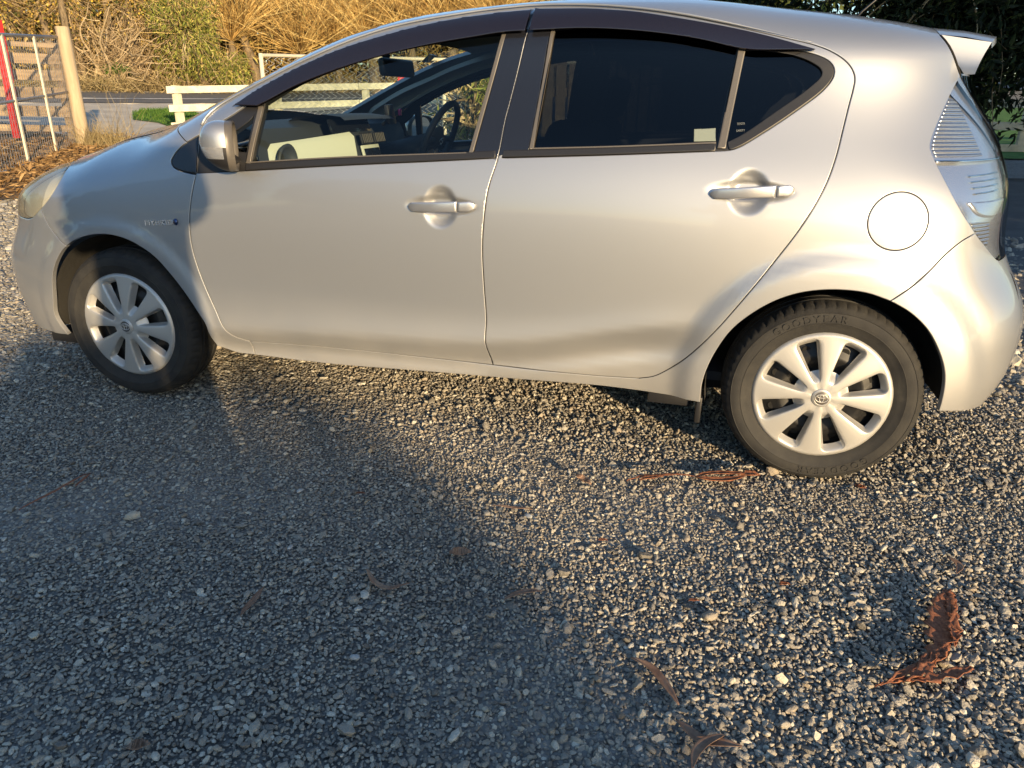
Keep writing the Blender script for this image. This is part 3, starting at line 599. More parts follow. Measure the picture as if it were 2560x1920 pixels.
V_, F_ = wrap_grid(np.linspace(.70,1.235,20), lambda z: float(TL_IN(np.array([min(z,1.23)]))[0])-.004, True, nl=12, off=-.002); pyd('tailgate', V_, F_, paint, car, True)
V_, F_ = wrap_grid(np.linspace(1.02,1.23,8), lambda z: float(TL_IN(np.array([min(z,1.23)]))[0])-.04, True, nl=10, off=.003); pyd('rear_window', V_, F_, glass_r, car, True)
def spoiler():
    """wedge that carries the roof line back past the tailgate"""
    x0 = XSP+.003; V = []; F = []; n = 24; rows = []
    for j in range(n+1):
        t = -1+2*j/n; f = F_ROOF*abs(t)**.85; s = 1 if t >= 0 else -1
        z = float(ZF(np.array([x0]), f)[0]); w = float(W(np.array([x0]), np.array([min(z, float(ZT(np.array([x0]))[0])-1e-5)]))[0])
        xt = 2.985-.078*abs(t)**2.2; zt2 = z-.034+.014*abs(t); wt2 = w-.012*abs(t)
        row = [(x0, CL+s*w, z), (x0*.5+xt*.5, CL+s*(w+wt2)/2, (z+zt2)/2+.004), (xt, CL+s*wt2, zt2), (xt+.003, CL+s*wt2, zt2-.016), (x0+.05, CL+s*wt2*.96, zt2-.045)]
        rows.append(row)
    V = [p for r_ in rows for p in r_]; k = 5
    for j in range(n):
        for i in range(k-1): F.append((j*k+i, j*k+i+1, (j+1)*k+i+1, (j+1)*k+i))
    # side fins down to the tail lamp
    zs = lambda x: float(ZF(np.array([x]), F_ROOF)[0])
    for s in (1,-1):
        e = rows[-1 if s > 0 else 0]; w0 = abs(e[0][1]-CL); yb = CL+s*(W(np.array([2.842]), np.array([1.232]))[0])
        b = len(V); T0, T1, B0 = np.array(e[0]), np.array(e[2]), np.array((2.846, yb+s*.012, 1.232)); B1 = np.array((2.866, yb+s*.040, 1.232))
        m = 6
        for i in range(m+1):
            a = T0+(B0-T0)*i/m; c = T1+(B1-T1)*i/m; c = c+np.array((-.003*math.sin(math.pi*i/m), 0, 0)); inn = np.array((-.004, -s*.035, 0))
            V += [tuple(a), tuple(c), tuple(c+inn)]
        for i in range(m):
            for q in (0, 1):
                f = (b+i*3+q, b+i*3+q+1, b+(i+1)*3+q+1, b+(i+1)*3+q); F.append(f if s > 0 else f[::-1])
    return V, F
V_, F_ = spoiler(); sp = pyd('spoiler', V_, F_, paint, car, True); sp.data.set_sharp_from_angle(angle=R(35))
zsp = float(ZF(np.array([XSP]),F_ROOF)[0])
tube('spoiler_gap', [(2.838+(XSP-2.838)*t+.001, CL-W(np.array([2.838+(XSP-2.838)*t]),np.array([1.228+(zsp-1.228)*t]))[0]+.003, 1.228+(zsp-1.228)*t) for t in np.linspace(0,.97,8)], .0035, dark, sp, 6)
# under the body
V_, F_ = box_vf((1.2, CL, .255), (3.2, 1.36, .03)); pyd('underbody', V_, F_, dark, car)
for cx in (0., 2.55):
    for s in (1,-1):
        P_ = []; n_ = 28
        for j in range(n_+1):
            a = math.pi*((.0 if cx else -.06)+(1.06 if cx else 1.10)*j/n_); r_ = .352 if cx else .348
            P_.append((r_*math.cos(a), r_*math.sin(a)))
        V = []; F = []
        for q, y in enumerate((.012, .10, .27)):
            for px_, pz_ in P_: V.append((cx+px_*(.985 if q else 1), CL-s*(CL-y), .30+pz_*(.985 if q else 1)))
        m_ = n_+1
        for q in range(2):
            for j in range(n_): 
                f = (q*m_+j, q*m_+j+1, (q+1)*m_+j+1, (q+1)*m_+j); F.append(f if s > 0 else f[::-1])
        c0 = len(V); V.append((cx, CL-s*(CL-.27), .30))
        for j in range(n_): F.append((2*m_+j, 2*m_+j+1, c0))
        pyd('arch_liner', V, F, liner_m, car, True)
box('front_undertray', (-.37, .10, .198), (.15, .10, .048), trim, car, bevel=.01)
box('mud_flap', (2.188, .055, .205), (.018, .12, .09), trim, car, bevel=.004)
box('jack_point', (2.09, .04, .225), (.14, .02, .05), trim, car, bevel=.008)
# ------------------------------------------------------------------ wheels
def wheel_cover_vf(c, phase, s):
    """pressed cover with eight petal spokes and eight recessed slots"""
    rs = [.030,.036,.042,.048,.0495,.053,.060,.070,.078,.082,.095,.11,.125,.14,.155,.166,.173,.178,.184,.189,.192,.194,.198,.202,.2055,.2075]
    sp_ = [-1,-.95,-.88,-.78,-.70,-.3,0,.3,.70,.78,.88,.95,1]; ns = 6
    def hw(r):
        t = np.clip((r-.048)/(.194-.048), 0, 1); w = .0105+.031*t**.95
        e = 1-abs(2*t-1)**12; return max(w*math.sqrt(max(e, 0)), .0035)
    def dome(r): return -.011*(1-(r/.2)**2)+(.0 if r < .2 else (r-.2)*1.3)
    V = []; F = []; rows = []; cols = 8*(len(sp_)+ns-1)
    for r in rs:
        row = []
        for k in range(8):
            a0 = phase+k*math.pi/4; h = hw(r)/r
            for q in sp_:
                d = 0.
                if .048 < r < .194:
                    D = .030*float(sstep(.046,.088,np.array(r)))*(1-float(sstep(.165,.194,np.array(r)))); d = D*(1-float(sstep(.70,1.,np.array(abs(q)))))
                a = a0+q*h; row.append((r, a, dome(r)+d))
            h2 = math.pi/8
            for j in range(1, ns):
                a = a0+h+(math.pi/4-2*h)*j/ns; row.append((r, a, dome(r)-.0012*math.sin(math.pi*j/ns)))
        rows.append(row)
    for row in rows:
        for r, a, y in row: V.append((c[0]+r*math.cos(a), c[1]+s*y, c[2]+r*math.sin(a)))
    per = len(sp_)+ns-1
    for i in range(len(rs)-1):
        for j in range(cols):
            k = j % per
            if 4 <= k <= 7 and rs[i] >= .0819 and rs[i+1] <= .1731: continue
            f = (i*cols+j, i*cols+(j+1) % cols, (i+1)*cols+(j+1) % cols, (i+1)*cols+j); F.append(f if s > 0 else f[::-1])
    # hub boss
    prof = [(.030, dome(.03)), (.0295, -.0125), (.026, -.015), (.022, -.0155), (.0, -.0155)]
    n = 32; b = len(V)
    for j in range(n):
        a = 2*math.pi*j/n
        for r, y in prof: V.append((c[0]+r*math.cos(a), c[1]+s*y, c[2]+r*math.sin(a)))
    for j in range(n):
        for i in range(len(prof)-1):
            f = (b+j*5+i, b+j*5+i+1, b+((j+1) % n)*5+i+1, b+((j+1) % n)*5+i); F.append(f[::-1] if s > 0 else f)
    return V, F
def ell_tube(c, rx, rz, rad, y, s, n=28, rot=0., tx=0., tz=0.):
    P = [(c[0]+tx+rx*math.cos(a), c[1]+s*y, c[2]+tz+rz*math.sin(a)) for a in np.linspace(0, 2*math.pi, n+1)]
    return tube_vf(P, rad, 6, False)
def make_wheel(cx, s, phase, letters=True):
    cy = 0. if s > 0 else 2*CL; cz = .295; c = (cx, cy, cz)
    w = empty('wheel', (cx, cy, 0)); w.parent = car; w.location = Vector((cx, cy, 0))-car.location
    prof = [(.196,.016),(.204,.008),(.212,.002),(.222,-.002),(.238,-.008),(.2395,-.0092),(.241,-.008),(.256,-.0095),(.268,-.006),(.2695,-.0072),(.271,-.005),(.280,.001),(.2845,.006),(.289,.013),(.2935,.024),(.2965,.036),(.2975,.046),(.2915,.049),(.2915,.055),(.2985,.058),(.299,.082),(.292,.085),(.292,.093),(.2995,.096),(.2985,.118),(.2915,.121),(.2915,.127),(.297,.130),(.290,.160),(.27,.176),(.24,.18),(.2,.165)]
    n = 300; V = []; F = []; k = len(prof)
    for j in range(n):
        a = 2*math.pi*j/n; notch = (j % 5 == 0)
        for i, (r, y) in enumerate(prof):
            rr = r-(.0035 if notch and 12 <= i <= 15 else 0)
            x, z = cx+rr*math.cos(a), cz+rr*math.sin(a)
            if z < .003: x += 0; z = .003
            V.append((x, cy+s*y, z))
    for j in range(n):
        for i in range(k-1):
            f = (j*k+i, j*k+i+1, ((j+1) % n)*k+i+1, ((j+1) % n)*k+i); F.append(f if s < 0 else f[::-1])
    ty = pyd('tyre', V, F, rubber, w, True); ty.data.set_sharp_from_angle(angle=R(38))
    wc = pyd('wheel_cover', *wheel_cover_vf(c, phase, s), cover_m, w, True); wc.data.set_sharp_from_angle(angle=R(50))
    V, F = lathe_vf([(.012,.028*s),(.055,.030*s),(.075,.038*s),(.100,.034*s),(.118,.024*s),(.132,.026*s),(.150,.040*s),(.180,.044*s),(.196,.046*s),(.198,.014*s)], 64, c); pyd('steel_wheel', V, F, steel_m, w, True)
    parts = []
    for q in range(8):
        a = phase+q*math.pi/4+.05; P = [(cx+.147*math.cos(a)+.013*math.cos(b_), cy+s*.0375, cz+.147*math.sin(a)+.013*math.sin(b_)) for b_ in np.linspace(0, 2*math.pi, 15)[:-1]]
        parts.append((P, [tuple(range(14)) if s < 0 else tuple(range(14))[::-1]]))
    V, F = join_vf(parts); vh = pyd('hole_shade_disc', V, F, dark, w); tag(vh, kind='stuff')  # flat black discs stand in for the shade inside the wheel's holes
    em = join_vf([ell_tube(c, .0185, .0125, .0016, -.0165, s), ell_tube(c, .0062, .0118, .0014, -.0165, s), ell_tube(c, .0130, .0050, .0014, -.0165, s, tz=.0065), ell_tube(c, .0225, .0225, .0014, -.0158, s)])
    pyd('emblem', *em, cover_m, w, True); V, F = lathe_vf([(.0235,-.0146*s),(.0225,-.0158*s),(0,-.0158*s)], 28, c); pyd('emblem_disc', V, F if s < 0 else [f[::-1] for f in F], mould, w, True)
    if letters and s > 0:
        parts = []
        for word, a0 in (('GOODYEAR', 2.30), ('GOODYEAR', 5.45)):
            a = a0
            for ch in word:
                tv, tf_, tw = text_vf(ch, .030, .0007)
                r0 = .243; adv = (tw+.007)/r0; mid = a-adv/2; ca, sa = math.cos(mid), math.sin(mid)
                V = []
                for x, y, z in tv:
                    lx, ly = x-tw/2, y; rr = r0+ly; ang = mid-lx/r0
                    V.append((cx+rr*math.cos(ang), cy-.0102-z, cz+rr*math.sin(ang)))
                parts.append((V, tf_)); a -= adv
        lv = join_vf(parts); o = pyd('sidewall_lettering', *lv, rubber, w); tag(o, kind='stuff')
    return w
PH = math.pi/2+math.pi/8
make_wheel(2.55, 1, PH-.03); make_wheel(0., 1, PH-.10, False); make_wheel(2.55, -1, PH, False); make_wheel(0., -1, PH, False)
# ------------------------------------------------------------------ door handles, mirror, badges, aerial
def sweep_strap(P, hts, ths, nz=8):
    V = []; F = []; n = nz*2
    for (x, y, z), h, t in zip(P, hts, ths):
        for j in range(n):
            a = 2*math.pi*j/n; ca, sa = math.cos(a), math.sin(a)
            V.append((x, y+t*np.sign(sa)*abs(sa)**.40, z+h*np.sign(ca)*abs(ca)**.40))
    for i in range(len(P)-1):
        for j in range(n): F.append((i*n+j, i*n+(j+1) % n, (i+1)*n+(j+1) % n, (i+1)*n+j))
    F.append(tuple(range(n))[::-1]); F.append(tuple((len(P)-1)*n+j for j in range(n)))
    return V, F
def handle(x0, x1, xe, z0, z1, ze, parent, s=1):
    def seg(a, za, b, zb, n, l0, l1):
        P = []; hh = []; tt = []
        for i in range(n+1):
            t = i/n; x = a+(b-a)*t; z = za+(zb-za)*t; y = CL-s*(W(np.array([x]), np.array([z]), False)[0]+l0+(l1-l0)*t+.010*math.sin(math.pi*t)*(n > 6))
            e = min(t/.10, 1) if n > 6 else 1; e2 = min((1-t)/.35, 1) if n <= 6 else 1
            P.append((x, y, z)); hh.append((.0150+.0025*t)*math.sqrt(max(e, .04))*math.sqrt(max(e2, .1))); tt.append(.007*math.sqrt(max(e, .1))*math.sqrt(max(e2, .15)))
        return sweep_strap(P, hh, tt)
    h = pyd('door_handle', *seg(x0, z0, x1, z1, 22, .004, .012), handle_m, parent, True)
    pyd('handle_end_cap', *seg(x1+.0015, z1, xe, ze, 6, .012, .004), handle_m, h, True)
    return h
handle_m = mat('handle_silver', (.56,.57,.60), .34, .8, .5, 1., .03)
handle(1.208, 1.378, 1.438, .813, .822, .825, fdr); handle(2.148, 2.330, 2.382, .894, .908, .912, rdr)
handle(1.208, 1.378, 1.438, .813, .822, .825, doors['front_door_far'], -1); handle(2.148, 2.330, 2.382, .894, .908, .912, doors['rear_door_far'], -1)
def door_mirror(s):
    root = empty('door_mirror', (.5, CL-s*(CL+.06), .9)); root.parent = car; root.location = Vector((.5, CL-s*(CL+.06), .9))-car.location
    xr_, yc, zc_ = MIR; D, B, C_ = .088, .088, .080; nr, nb = 14, 48; e = 2/2.7
    V = []
    for i in range(nr+1):
        t = i/nr*.998; sc = (1-t**2.2)**.5
        for j in range(nb):
            b = 2*math.pi*j/nb; cb, sb = math.cos(b), math.sin(b)
            yy = B*sc*np.sign(cb)*abs(cb)**e; zz = C_*sc*np.sign(sb)*abs(sb)**e
            V.append((-D*t, yy, zz+zc_+.015*t))
    ca_, sa_ = math.cos(MROT), math.sin(MROT); V = [(xr_+x*ca_-y*sa_, yc+x*sa_+y*ca_, z) for x, y, z in V]; outw = lambda y: y
    V = np.array(V); bm = bmesh.new(); bv = [bm.verts.new(v) for v in V]
    for i in range(nr):
        for j in range(nb): bm.faces.new((bv[i*nb+j], bv[(i+1)*nb+j], bv[(i+1)*nb+(j+1) % nb], bv[i*nb+(j+1) % nb]))
    nrm = Vector((ca_, sa_, 0)); lat = Vector((-sa_, ca_, 0)); oc = Vector((xr_, yc, zc_)); cuts = ((oc+Vector((0,0,.000)), Vector((0,.0,1))), (oc+Vector((0,0,-.036)), Vector((0,0,1))), (oc+nrm*-.010, nrm), (oc+lat*.050, lat))
    for co, no in cuts: bmesh.ops.bisect_plane(bm, geom=bm.verts[:]+bm.edges[:]+bm.faces[:], plane_co=co, plane_no=no, dist=1e-6)
    bm.verts.index_update(); V2 = np.array([tuple(v.co) for v in bm.verts]); cap_, low, lens = [], [], []
    for f in bm.faces:
        c_ = f.calc_center_median()-oc; ids = tuple(v.index for v in f.verts)
        (cap_ if c_.z > 0 else lens if (c_.z > -.036 and c_.dot(nrm) < -.010 and c_.dot(lat) < .050) else low).append(ids)
    bm.free()
    def sub(name, fs, m):
        W_ = V2.copy()
        if s < 0: W_[:,1] = 2*CL-W_[:,1]
        idx = sorted({i for f in fs for i in f}); mp = {a: k for k, a in enumerate(idx)}
        return pyd(name, W_[idx], [tuple(mp[i] for i in (f if s > 0 else f[::-1])) for f in fs], m, root, True)
    sub('mirror_cap', cap_, paint); sub('mirror_housing', low, trim); ln_ = sub('turn_signal', lens, lens_m)
    # rear rim, glass
    rim = [tuple(V[j]) for j in range(nb)]; sc_ = lambda p, k, d: (xr_+(p[0]-xr_)*k+d*ca_, yc+(p[1]-yc)*k+d*sa_, zc_+(p[2]-zc_)*k)
    rim2 = [sc_(p, .985, .024) for p in rim]; rim3 = [sc_(p, .90, .024) for p in rim]; rim4 = [sc_(p, .88, .006) for p in rim]
    VV = rim+rim2+rim3+rim4; FF = []
    for q in range(3):
        for j in range(nb):
            f = (q*nb+j, q*nb+(j+1) % nb, (q+1)*nb+(j+1) % nb, (q+1)*nb+j); FF.append(f if s > 0 else f[::-1])
    if s < 0: VV = [(x, 2*CL-y, z) for x, y, z in VV]
    pyd('mirror_frame', VV, FF, mould, root, True)
    pyd('mirror_glass', VV[3*nb:], [tuple(range(nb)) if s > 0 else tuple(range(nb))[::-1]], mirror_m, root)
    V_, F_ = sweep_strap([(.50+.03*t, .075-.10*t, .925+.008*t) for t in (0,.35,.7,1)], [.030,.024,.020,.022], [.05,.04,.03,.03])
    V2 = []
    for t in np.linspace(0, 1, 6):
        for j in range(14):
            a = 2*math.pi*j/14; V2.append((.520+.020*t+(.060-.02*t)*math.cos(a), .075-.115*t, .925+.012*t+(.030-.008*t)*math.sin(a)))
    F2 = [(i*14+j, i*14+(j+1) % 14, (i+1)*14+(j+1) % 14, (i+1)*14+j) for i in range(5) for j in range(14)]
    if s < 0: V2 = [(x, 2*CL-y, z) for x, y, z in V2]
    pyd('mirror_stalk', V2, F2, trim, root, True)
MIR = (.588, -.060, .984); MROT = R(30)
lens_m = mat('indicator_lens', (.70,.72,.75), .12, .75, .5, .8)
_t = N(lens_m, 'ShaderNodeTexCoord'); _w = N(lens_m, 'ShaderNodeTexWave', Scale=90., Distortion=0.); L(lens_m, _t, 'Object', _w, 'Vector')
_b = N(lens_m, 'ShaderNodeBump', Strength=.5, Distance=.002); L(lens_m, _w, 'Fac', _b, 'Height'); L(lens_m, _b, 0, bsdf(lens_m), 'Normal')
door_mirror(1); door_mirror(-1)
def on_body(x, z, off): 
    n = normal(np.array([x]), np.array([z]))[0]; return np.array([x, Y(np.array([x]), np.array([z]))[0], z])+n*off
def lettering(name, s, x0, z0, x1, z1, size, m, parent, off, depth=.0012, bold=0):
    """flat lettering laid on the body side"""
    tv, tf_, tw = text_vf(s, size, depth); d = np.array((x1-x0, z1-z0)); k = np.linalg.norm(d)/tw; d /= np.linalg.norm(d); u = np.array((-d[1], d[0])); tv = np.array(tv)
    q = np.array((x0, z0))+d*tv[:,:1]*k+u*tv[:,1:2]; n = normal(q[:,0], q[:,1]); V = np.stack([q[:,0], Y(q[:,0], q[:,1]), q[:,1]], 1)+n*(off+tv[:,2:3])
    return pyd(name, V, tf_, m, parent)
badge_m = mat('badge_silver', (.80,.81,.83), .25, .5, .5, .5)
bd = lettering('badge_lettering', 'HYBRID', .176, .697, .300, .706, .026, badge_m, car, .004, .0018)
V_ = []; 
P_ = [on_body(.310+.0085*math.cos(a), .716+.012*math.sin(a), .003) for a in np.linspace(0, 2*math.pi, 17)[:-1]]
P2 = [on_body(.310+.0075*math.cos(a), .716+.011*math.sin(a), .0065) for a in np.linspace(0, 2*math.pi, 17)[:-1]]
pyd('badge_symbol', P_+P2, [(i, (i+1) % 16, 16+(i+1) % 16, 16+i) for i in range(16)]+[tuple(range(16,32))], mat('badge_blue', (.02,.05,.16), .15, .6, .5, .8), car, True)
# window sticker and etched marks
A_st = outline([(2.084,1.071),(2.145,1.075)], [(2.145,1.075),(2.149,1.040)], [(2.149,1.040),(2.087,1.037)], [(2.087,1.037),(2.084,1.071)])
panel('window_sticker', A_st, sticker_m, rdr, off=-.0065, gap=0, lip=.002, drop=0, thick=.0, grid=.03)
lettering('glass_marking', 'TOYOTA', 2.204, 1.084, 2.226, 1.086, .009, print_m, rdr, -.0055, .0002)
lettering('glass_marking', 'SAFETY', 2.204, 1.066, 2.228, 1.068, .008, print_m, rdr, -.0055, .0002)
aer = tube('aerial', [(2.57, CL-.02, 1.412), (2.60, CL-.02, 1.45), (2.76, CL-.02, 1.60)], [.006,.0035,.0025], trim, car, 8)
V_, F_ = tube_vf([(2.49, CL-.02, 1.418), (2.53, CL-.02, 1.428), (2.575, CL-.02, 1.424), (2.60, CL-.02, 1.405)], [.004,.016,.018,.010], 10); pyd('aerial_foot', V_, F_, trim, aer, True)
# ------------------------------------------------------------------ cabin
db = empty('dashboard', (.55, CL, .9)); db.parent = car; db.location = Vector((.55, CL, .9))-car.location
def loft(name, secs, m, parent, smooth=True, close=False):
    k = len(secs[0]); V = [p for s_ in secs for p in s_]; F = []
    for i in range(len(secs)-1):
        for j in range(k if close else k-1): F.append((i*k+j, i*k+(j+1) % k, (i+1)*k+(j+1) % k, (i+1)*k+j))
    o = pyd(name, V, F, m, parent, smooth); o.data.set_sharp_from_angle(angle=R(45)); return o
ys = np.linspace(.13, 1.49, 18)
loft('dash_top', [[(.20, y, 1.005), (.34, y, 1.040+.012*math.exp(-((y-.7)/.25)**2)), (.48, y, 1.045+.018*math.exp(-((y-.75)/.25)**2)), (.545, y, 1.030), (.565, y, .99), (.575, y, .93), (.60, y, .80), (.60, y, .62)] for y in ys], dash_d, db)
# pale wing panel on the passenger side
yy = np.linspace(.155, .61, 14)
loft('dash_panel', [[(.505+.17*t**.8, y, .968+.040*t), (.53+.165*t**.8, y, .972+.04*t), (.545+.17*t**.8, y, .955+.04*t), (.56+.165*t**.8, y, .900+.02*t), (.55+.16*t**.8, y, .82)] for y, t in zip(yy, (yy-.155)/.455)], dash_l, db)
# round vent at the passenger end
V_, F_ = lathe_vf([(.062,.0),(.066,-.012),(.054,-.016),(.050,.0),(.030,.012),(.0,.012)], 28, (0,0,0))
V_ = [(.600-.25*0+(-v[1])*.9+.02, .235+v[0], .915+v[2]) for v in V_]; pyd('round_vent', V_, F_, dash_d, db, True)
# centre stack: hood, vents, screen, switches
loft('display_hood', [[(.44, y, 1.03), (.52, y, 1.068*1), (.60+.05*e, y, 1.082-.01*(1-e)), (.68+.05*e, y, 1.075-.012*(1-e)), (.70+.045*e, y, 1.062-.012*(1-e))] for y, e in zip(np.linspace(.50,1.02,10), np.sin(np.linspace(.15,1,10)*math.pi*.95)**.4)], dash_d, db)
box('display_screen', (.645, .72, 1.030), (.012, .36, .062), screen_m, db, Matrix.Rotation(R(-18), 3, 'Y'), .004)
box('centre_stack', (.668, .755, .86), (.10, .29, .29), dash_d, db, Matrix.Rotation(R(-14), 3, 'Y'), .02, 3)
for q in range(2):
    vt = box('air_vent', (.731, .690+.125*q, .985), (.012, .105, .044), trim, db, Matrix.Rotation(R(-14), 3, 'Y'), .005)
    for k in range(6): box('vent_slat', (.738, .650+.125*q+.016*k, .986), (.004, .003, .036), mould, vt, Matrix.Rotation(R(-14), 3, 'Y'))
sf = box('radio_surround', (.722, .755, .920), (.010, .17, .075), dash_l, db, Matrix.Rotation(R(-14), 3, 'Y'), .005); box('radio_screen', (.729, .755, .916), (.008, .145, .056), screen_m, sf, Matrix.Rotation(R(-14), 3, 'Y'), .003)
box('gear_console', (.95, .81, .62), (.55, .22, .30), dash_d, db, None, .04, 3)
# steering wheel on the far side
sw = empty('steering_wheel', (.83, 1.18, .98)); sw.parent = car; sw.location = Vector((.83, 1.18, .98))-car.location
rotw = Matrix.Rotation(R(24), 3, 'Y'); cw = Vector((.875, 1.18, .960))
P_ = [cw+rotw @ Vector((0, .182*math.cos(a), .182*math.sin(a))) for a in np.linspace(0, 2*math.pi, 41)]
V_, F_ = tube_vf(P_, .0155, 10, False); pyd('wheel_rim', V_, F_, dash_d, sw, True)
V_ = [tuple(cw+rotw @ Vector((.025*math.cos(t)-.02, .085*math.sin(t)*math.cos(a), .065*math.sin(t)*math.sin(a)))) for t in np.linspace(.02, math.pi/2, 8) for a in np.linspace(0, 2*math.pi, 25)[:-1]]
F_ = [(i*24+j, i*24+(j+1) % 24, (i+1)*24+(j+1) % 24, (i+1)*24+j) for i in range(7) for j in range(24)]; pyd('wheel_hub', V_, F_, dash_d, sw, True)
for a in (0., math.pi, -math.pi/2-.35, -math.pi/2+.35): tube('wheel_spoke', [cw+rotw @ Vector((-.012, .06*math.cos(a), .05*math.sin(a))), cw+rotw @ Vector((-.004, .178*math.cos(a), .178*math.sin(a)))], [.02,.012], mould if a < 0 else dash_d, sw, 8)
V_, F_ = join_vf([tube_vf([cw+rotw @ Vector((.012, .024*math.cos(a), .016*math.sin(a))) for a in np.linspace(0, 2*math.pi, 25)], .0018, 6, False), tube_vf([cw+rotw @ Vector((.012, .008*math.cos(a), .015*math.sin(a))) for a in np.linspace(0, 2*math.pi, 25)], .0016, 6, False), tube_vf([cw+rotw @ Vector((.012, .017*math.cos(a), .006*math.sin(a)+.008)) for a in np.linspace(0, 2*math.pi, 25)], .0016, 6, False)]); pyd('wheel_emblem', V_, F_, chrome, sw, True)
tube('steering_column', [(.84, 1.18, .955), (.60, 1.18, .88)], [.045,.06], dash_d, sw, 12)
# phone cradle, rear-view mirror, windscreen tag
ph = box('phone_cradle', (.70, 1.02, 1.075), (.022, .070, .085), trim, car, Matrix.Rotation(R(-10), 3, 'Y'), .006); tube('cradle_stem', [(.66, 1.02, 1.03), (.70, 1.02, 1.06)], .010, trim, ph); box('pink_clip', (.725, 1.075, 1.085), (.012, .022, .030), pink_m, ph, None, .003)
rv = box('rear_view_mirror', (.835, .80, 1.262), (.034, .225, .070), trim, car, Matrix.Rotation(R(-12), 3, 'Z') @ Matrix.Rotation(R(-8), 3, 'Y'), .014, 3); tube('mirror_stem', [(.80, .80, 1.30), (.76, .80, 1.325)], .012, trim, rv)
V_ = [(.335+.0*a, CL-.28+.035*math.cos(a), 1.06+.0*a) for a in (0,)]
box('toll_tag', (.79, 1.30, 1.325), (.05, .09, .004), screen_m, car, Matrix.Rotation(R(-40), 3, 'Y'))
# seats
def seat(y, x0, rear=False):
    nm = 'rear_seat' if rear else 'front_seat'; wd_ = 1.20 if rear else .48
    r_ = empty(nm, (x0, y, .3)); r_.parent = car; r_.location = Vector((x0, y, .3))-car.location
    box('seat_cushion', (x0-.02, y, .50), (.50, wd_, .16), seat_m, r_, Matrix.Rotation(R(-8), 3, 'Y'), .06, 4)
    box('seat_back', (x0+.27, y, .80), (.13, wd_, .58), seat_m, r_, Matrix.Rotation(R(17), 3, 'Y'), .055, 4)
    for k in ((-.38, .38) if rear else (0,)): box('headrest', (x0+.39, y+k, 1.16), (.09, .25, .17), seat_m, r_, Matrix.Rotation(R(14), 3, 'Y'), .04, 4)
seat(.44, 1.32); seat(1.18, 1.32); seat(CL, 2.15, True)
# linings of pillars and doors seen through the glass
for s in (1,-1):
    A_pl = outline([(.43,1.03),(.45,1.075),(.517,1.125),(.607,1.167),(.737,1.225),(.884,1.283),(1.075,1.342),(1.281,1.377),(1.55,1.40)], [(1.55,1.40),(1.55,1.425)], [(1.55,1.425),(1.281,1.408),(1.075,1.380),(.884,1.330),(.737,1.275),(.607,1.225),(.5,1.175),(.40,1.12),(.36,1.08)], [(.36,1.08),(.43,1.03)])
    panel('pillar_lining', A_pl, trim_l, car, sides=(s,), off=-.035, gap=0, thick=.02, grid=.04)
    panel('door_lining', outline([(.62,.45),(1.45,.45)], [(1.45,.45),(1.46,.955)], [(1.46,.955),(.66,.895)], [(.66,.895),(.62,.45)]), dash_d, fdr if s > 0 else doors['front_door_far'], sides=(s,), off=-.05, gap=0, thick=.03, grid=.06)
    panel('door_lining', outline([(1.52,.45),(2.10,.45)], [(2.10,.45),(2.20,.97)], [(2.20,.97),(1.54,.94)], [(1.54,.94),(1.52,.45)]), dash_d, rdr if s > 0 else doors['rear_door_far'], sides=(s,), off=-.05, gap=0, thick=.03, grid=.06)
    panel('centre_pillar', outline([(1.47,.5),(1.57,.5)], [(1.57,.5),(1.575,1.0),(1.60,1.40)], [(1.60,1.40),(1.50,1.39)], [(1.50,1.39),(1.47,1.0),(1.47,.5)]), trim_l if s < 0 else dash_d, car, sides=(s,), off=-.06, gap=0, thick=.03, grid=.06)
box('cabin_floor', (1.5, CL, .29), (2.4, 1.40, .03), seat_m, car); box('bulkhead', (.36, CL, .60), (.03, 1.36, .70), dark, car); box('load_deck', (2.72, CL, .74), (.55, 1.10, .03), seat_m, car)
# ------------------------------------------------------------------ ground
def terr(x, y):
    x = np.asarray(x, float); y = np.asarray(y, float); r = np.hypot(x-1.3, y-.8)
    rise = .062*(np.sqrt((np.clip(r, 0, 60.)-5.)**2*(r > 5.)+.25)-.5); t = np.clip((y+1)/4, 0, 1)
    return np.maximum(rise, 0)*t*t*(3-2*t)
def tz(x, y): return float(terr(x, y))
def axis(dense, far, st): 
    a = list(np.arange(dense[0], dense[1]+1e-6, st)); s = st; p = dense[1]
    while p < far: s *= 1.18; p += s; a.append(p)
    s = st; p = dense[0]
    while p > -far: s *= 1.18; p -= s; a.insert(0, p)
    return np.array(a)
gx, gy = axis((-22, 12), 420, .5), axis((-4, 30), 420, .5)
GX, GY = np.meshgrid(gx, gy); V_ = np.stack([GX.ravel(), GY.ravel(), terr(GX, GY).ravel()-.012], 1)
ii, jj = np.meshgrid(np.arange(len(gx)-1), np.arange(len(gy)-1)); b_ = (jj*len(gx)+ii).ravel()
F_ = np.stack([b_, b_+1, b_+1+len(gx), b_+len(gx)], 1)
_t = N(asph, 'ShaderNodeTexCoord'); _v = N(asph, 'ShaderNodeTexVoronoi', Scale=62.); L(asph, _t, 'Object', _v, 'Vector')
_n = N(asph, 'ShaderNodeTexNoise', Scale=1.3, Detail=8.); L(asph, _t, 'Object', _n, 'Vector')
_r = N(asph, 'ShaderNodeValToRGB'); L(asph, _v, 'Color', _r, 'Fac'); _r.color_ramp.elements[0].color = (.12,.117,.114,1); _r.color_ramp.elements[1].color = (.34,.33,.31,1)
_m = N(asph, 'ShaderNodeMix', data_type='RGBA', blend_type='MULTIPLY'); _m.inputs[0].default_value = .8; L(asph, _r, 'Color', _m, 6)
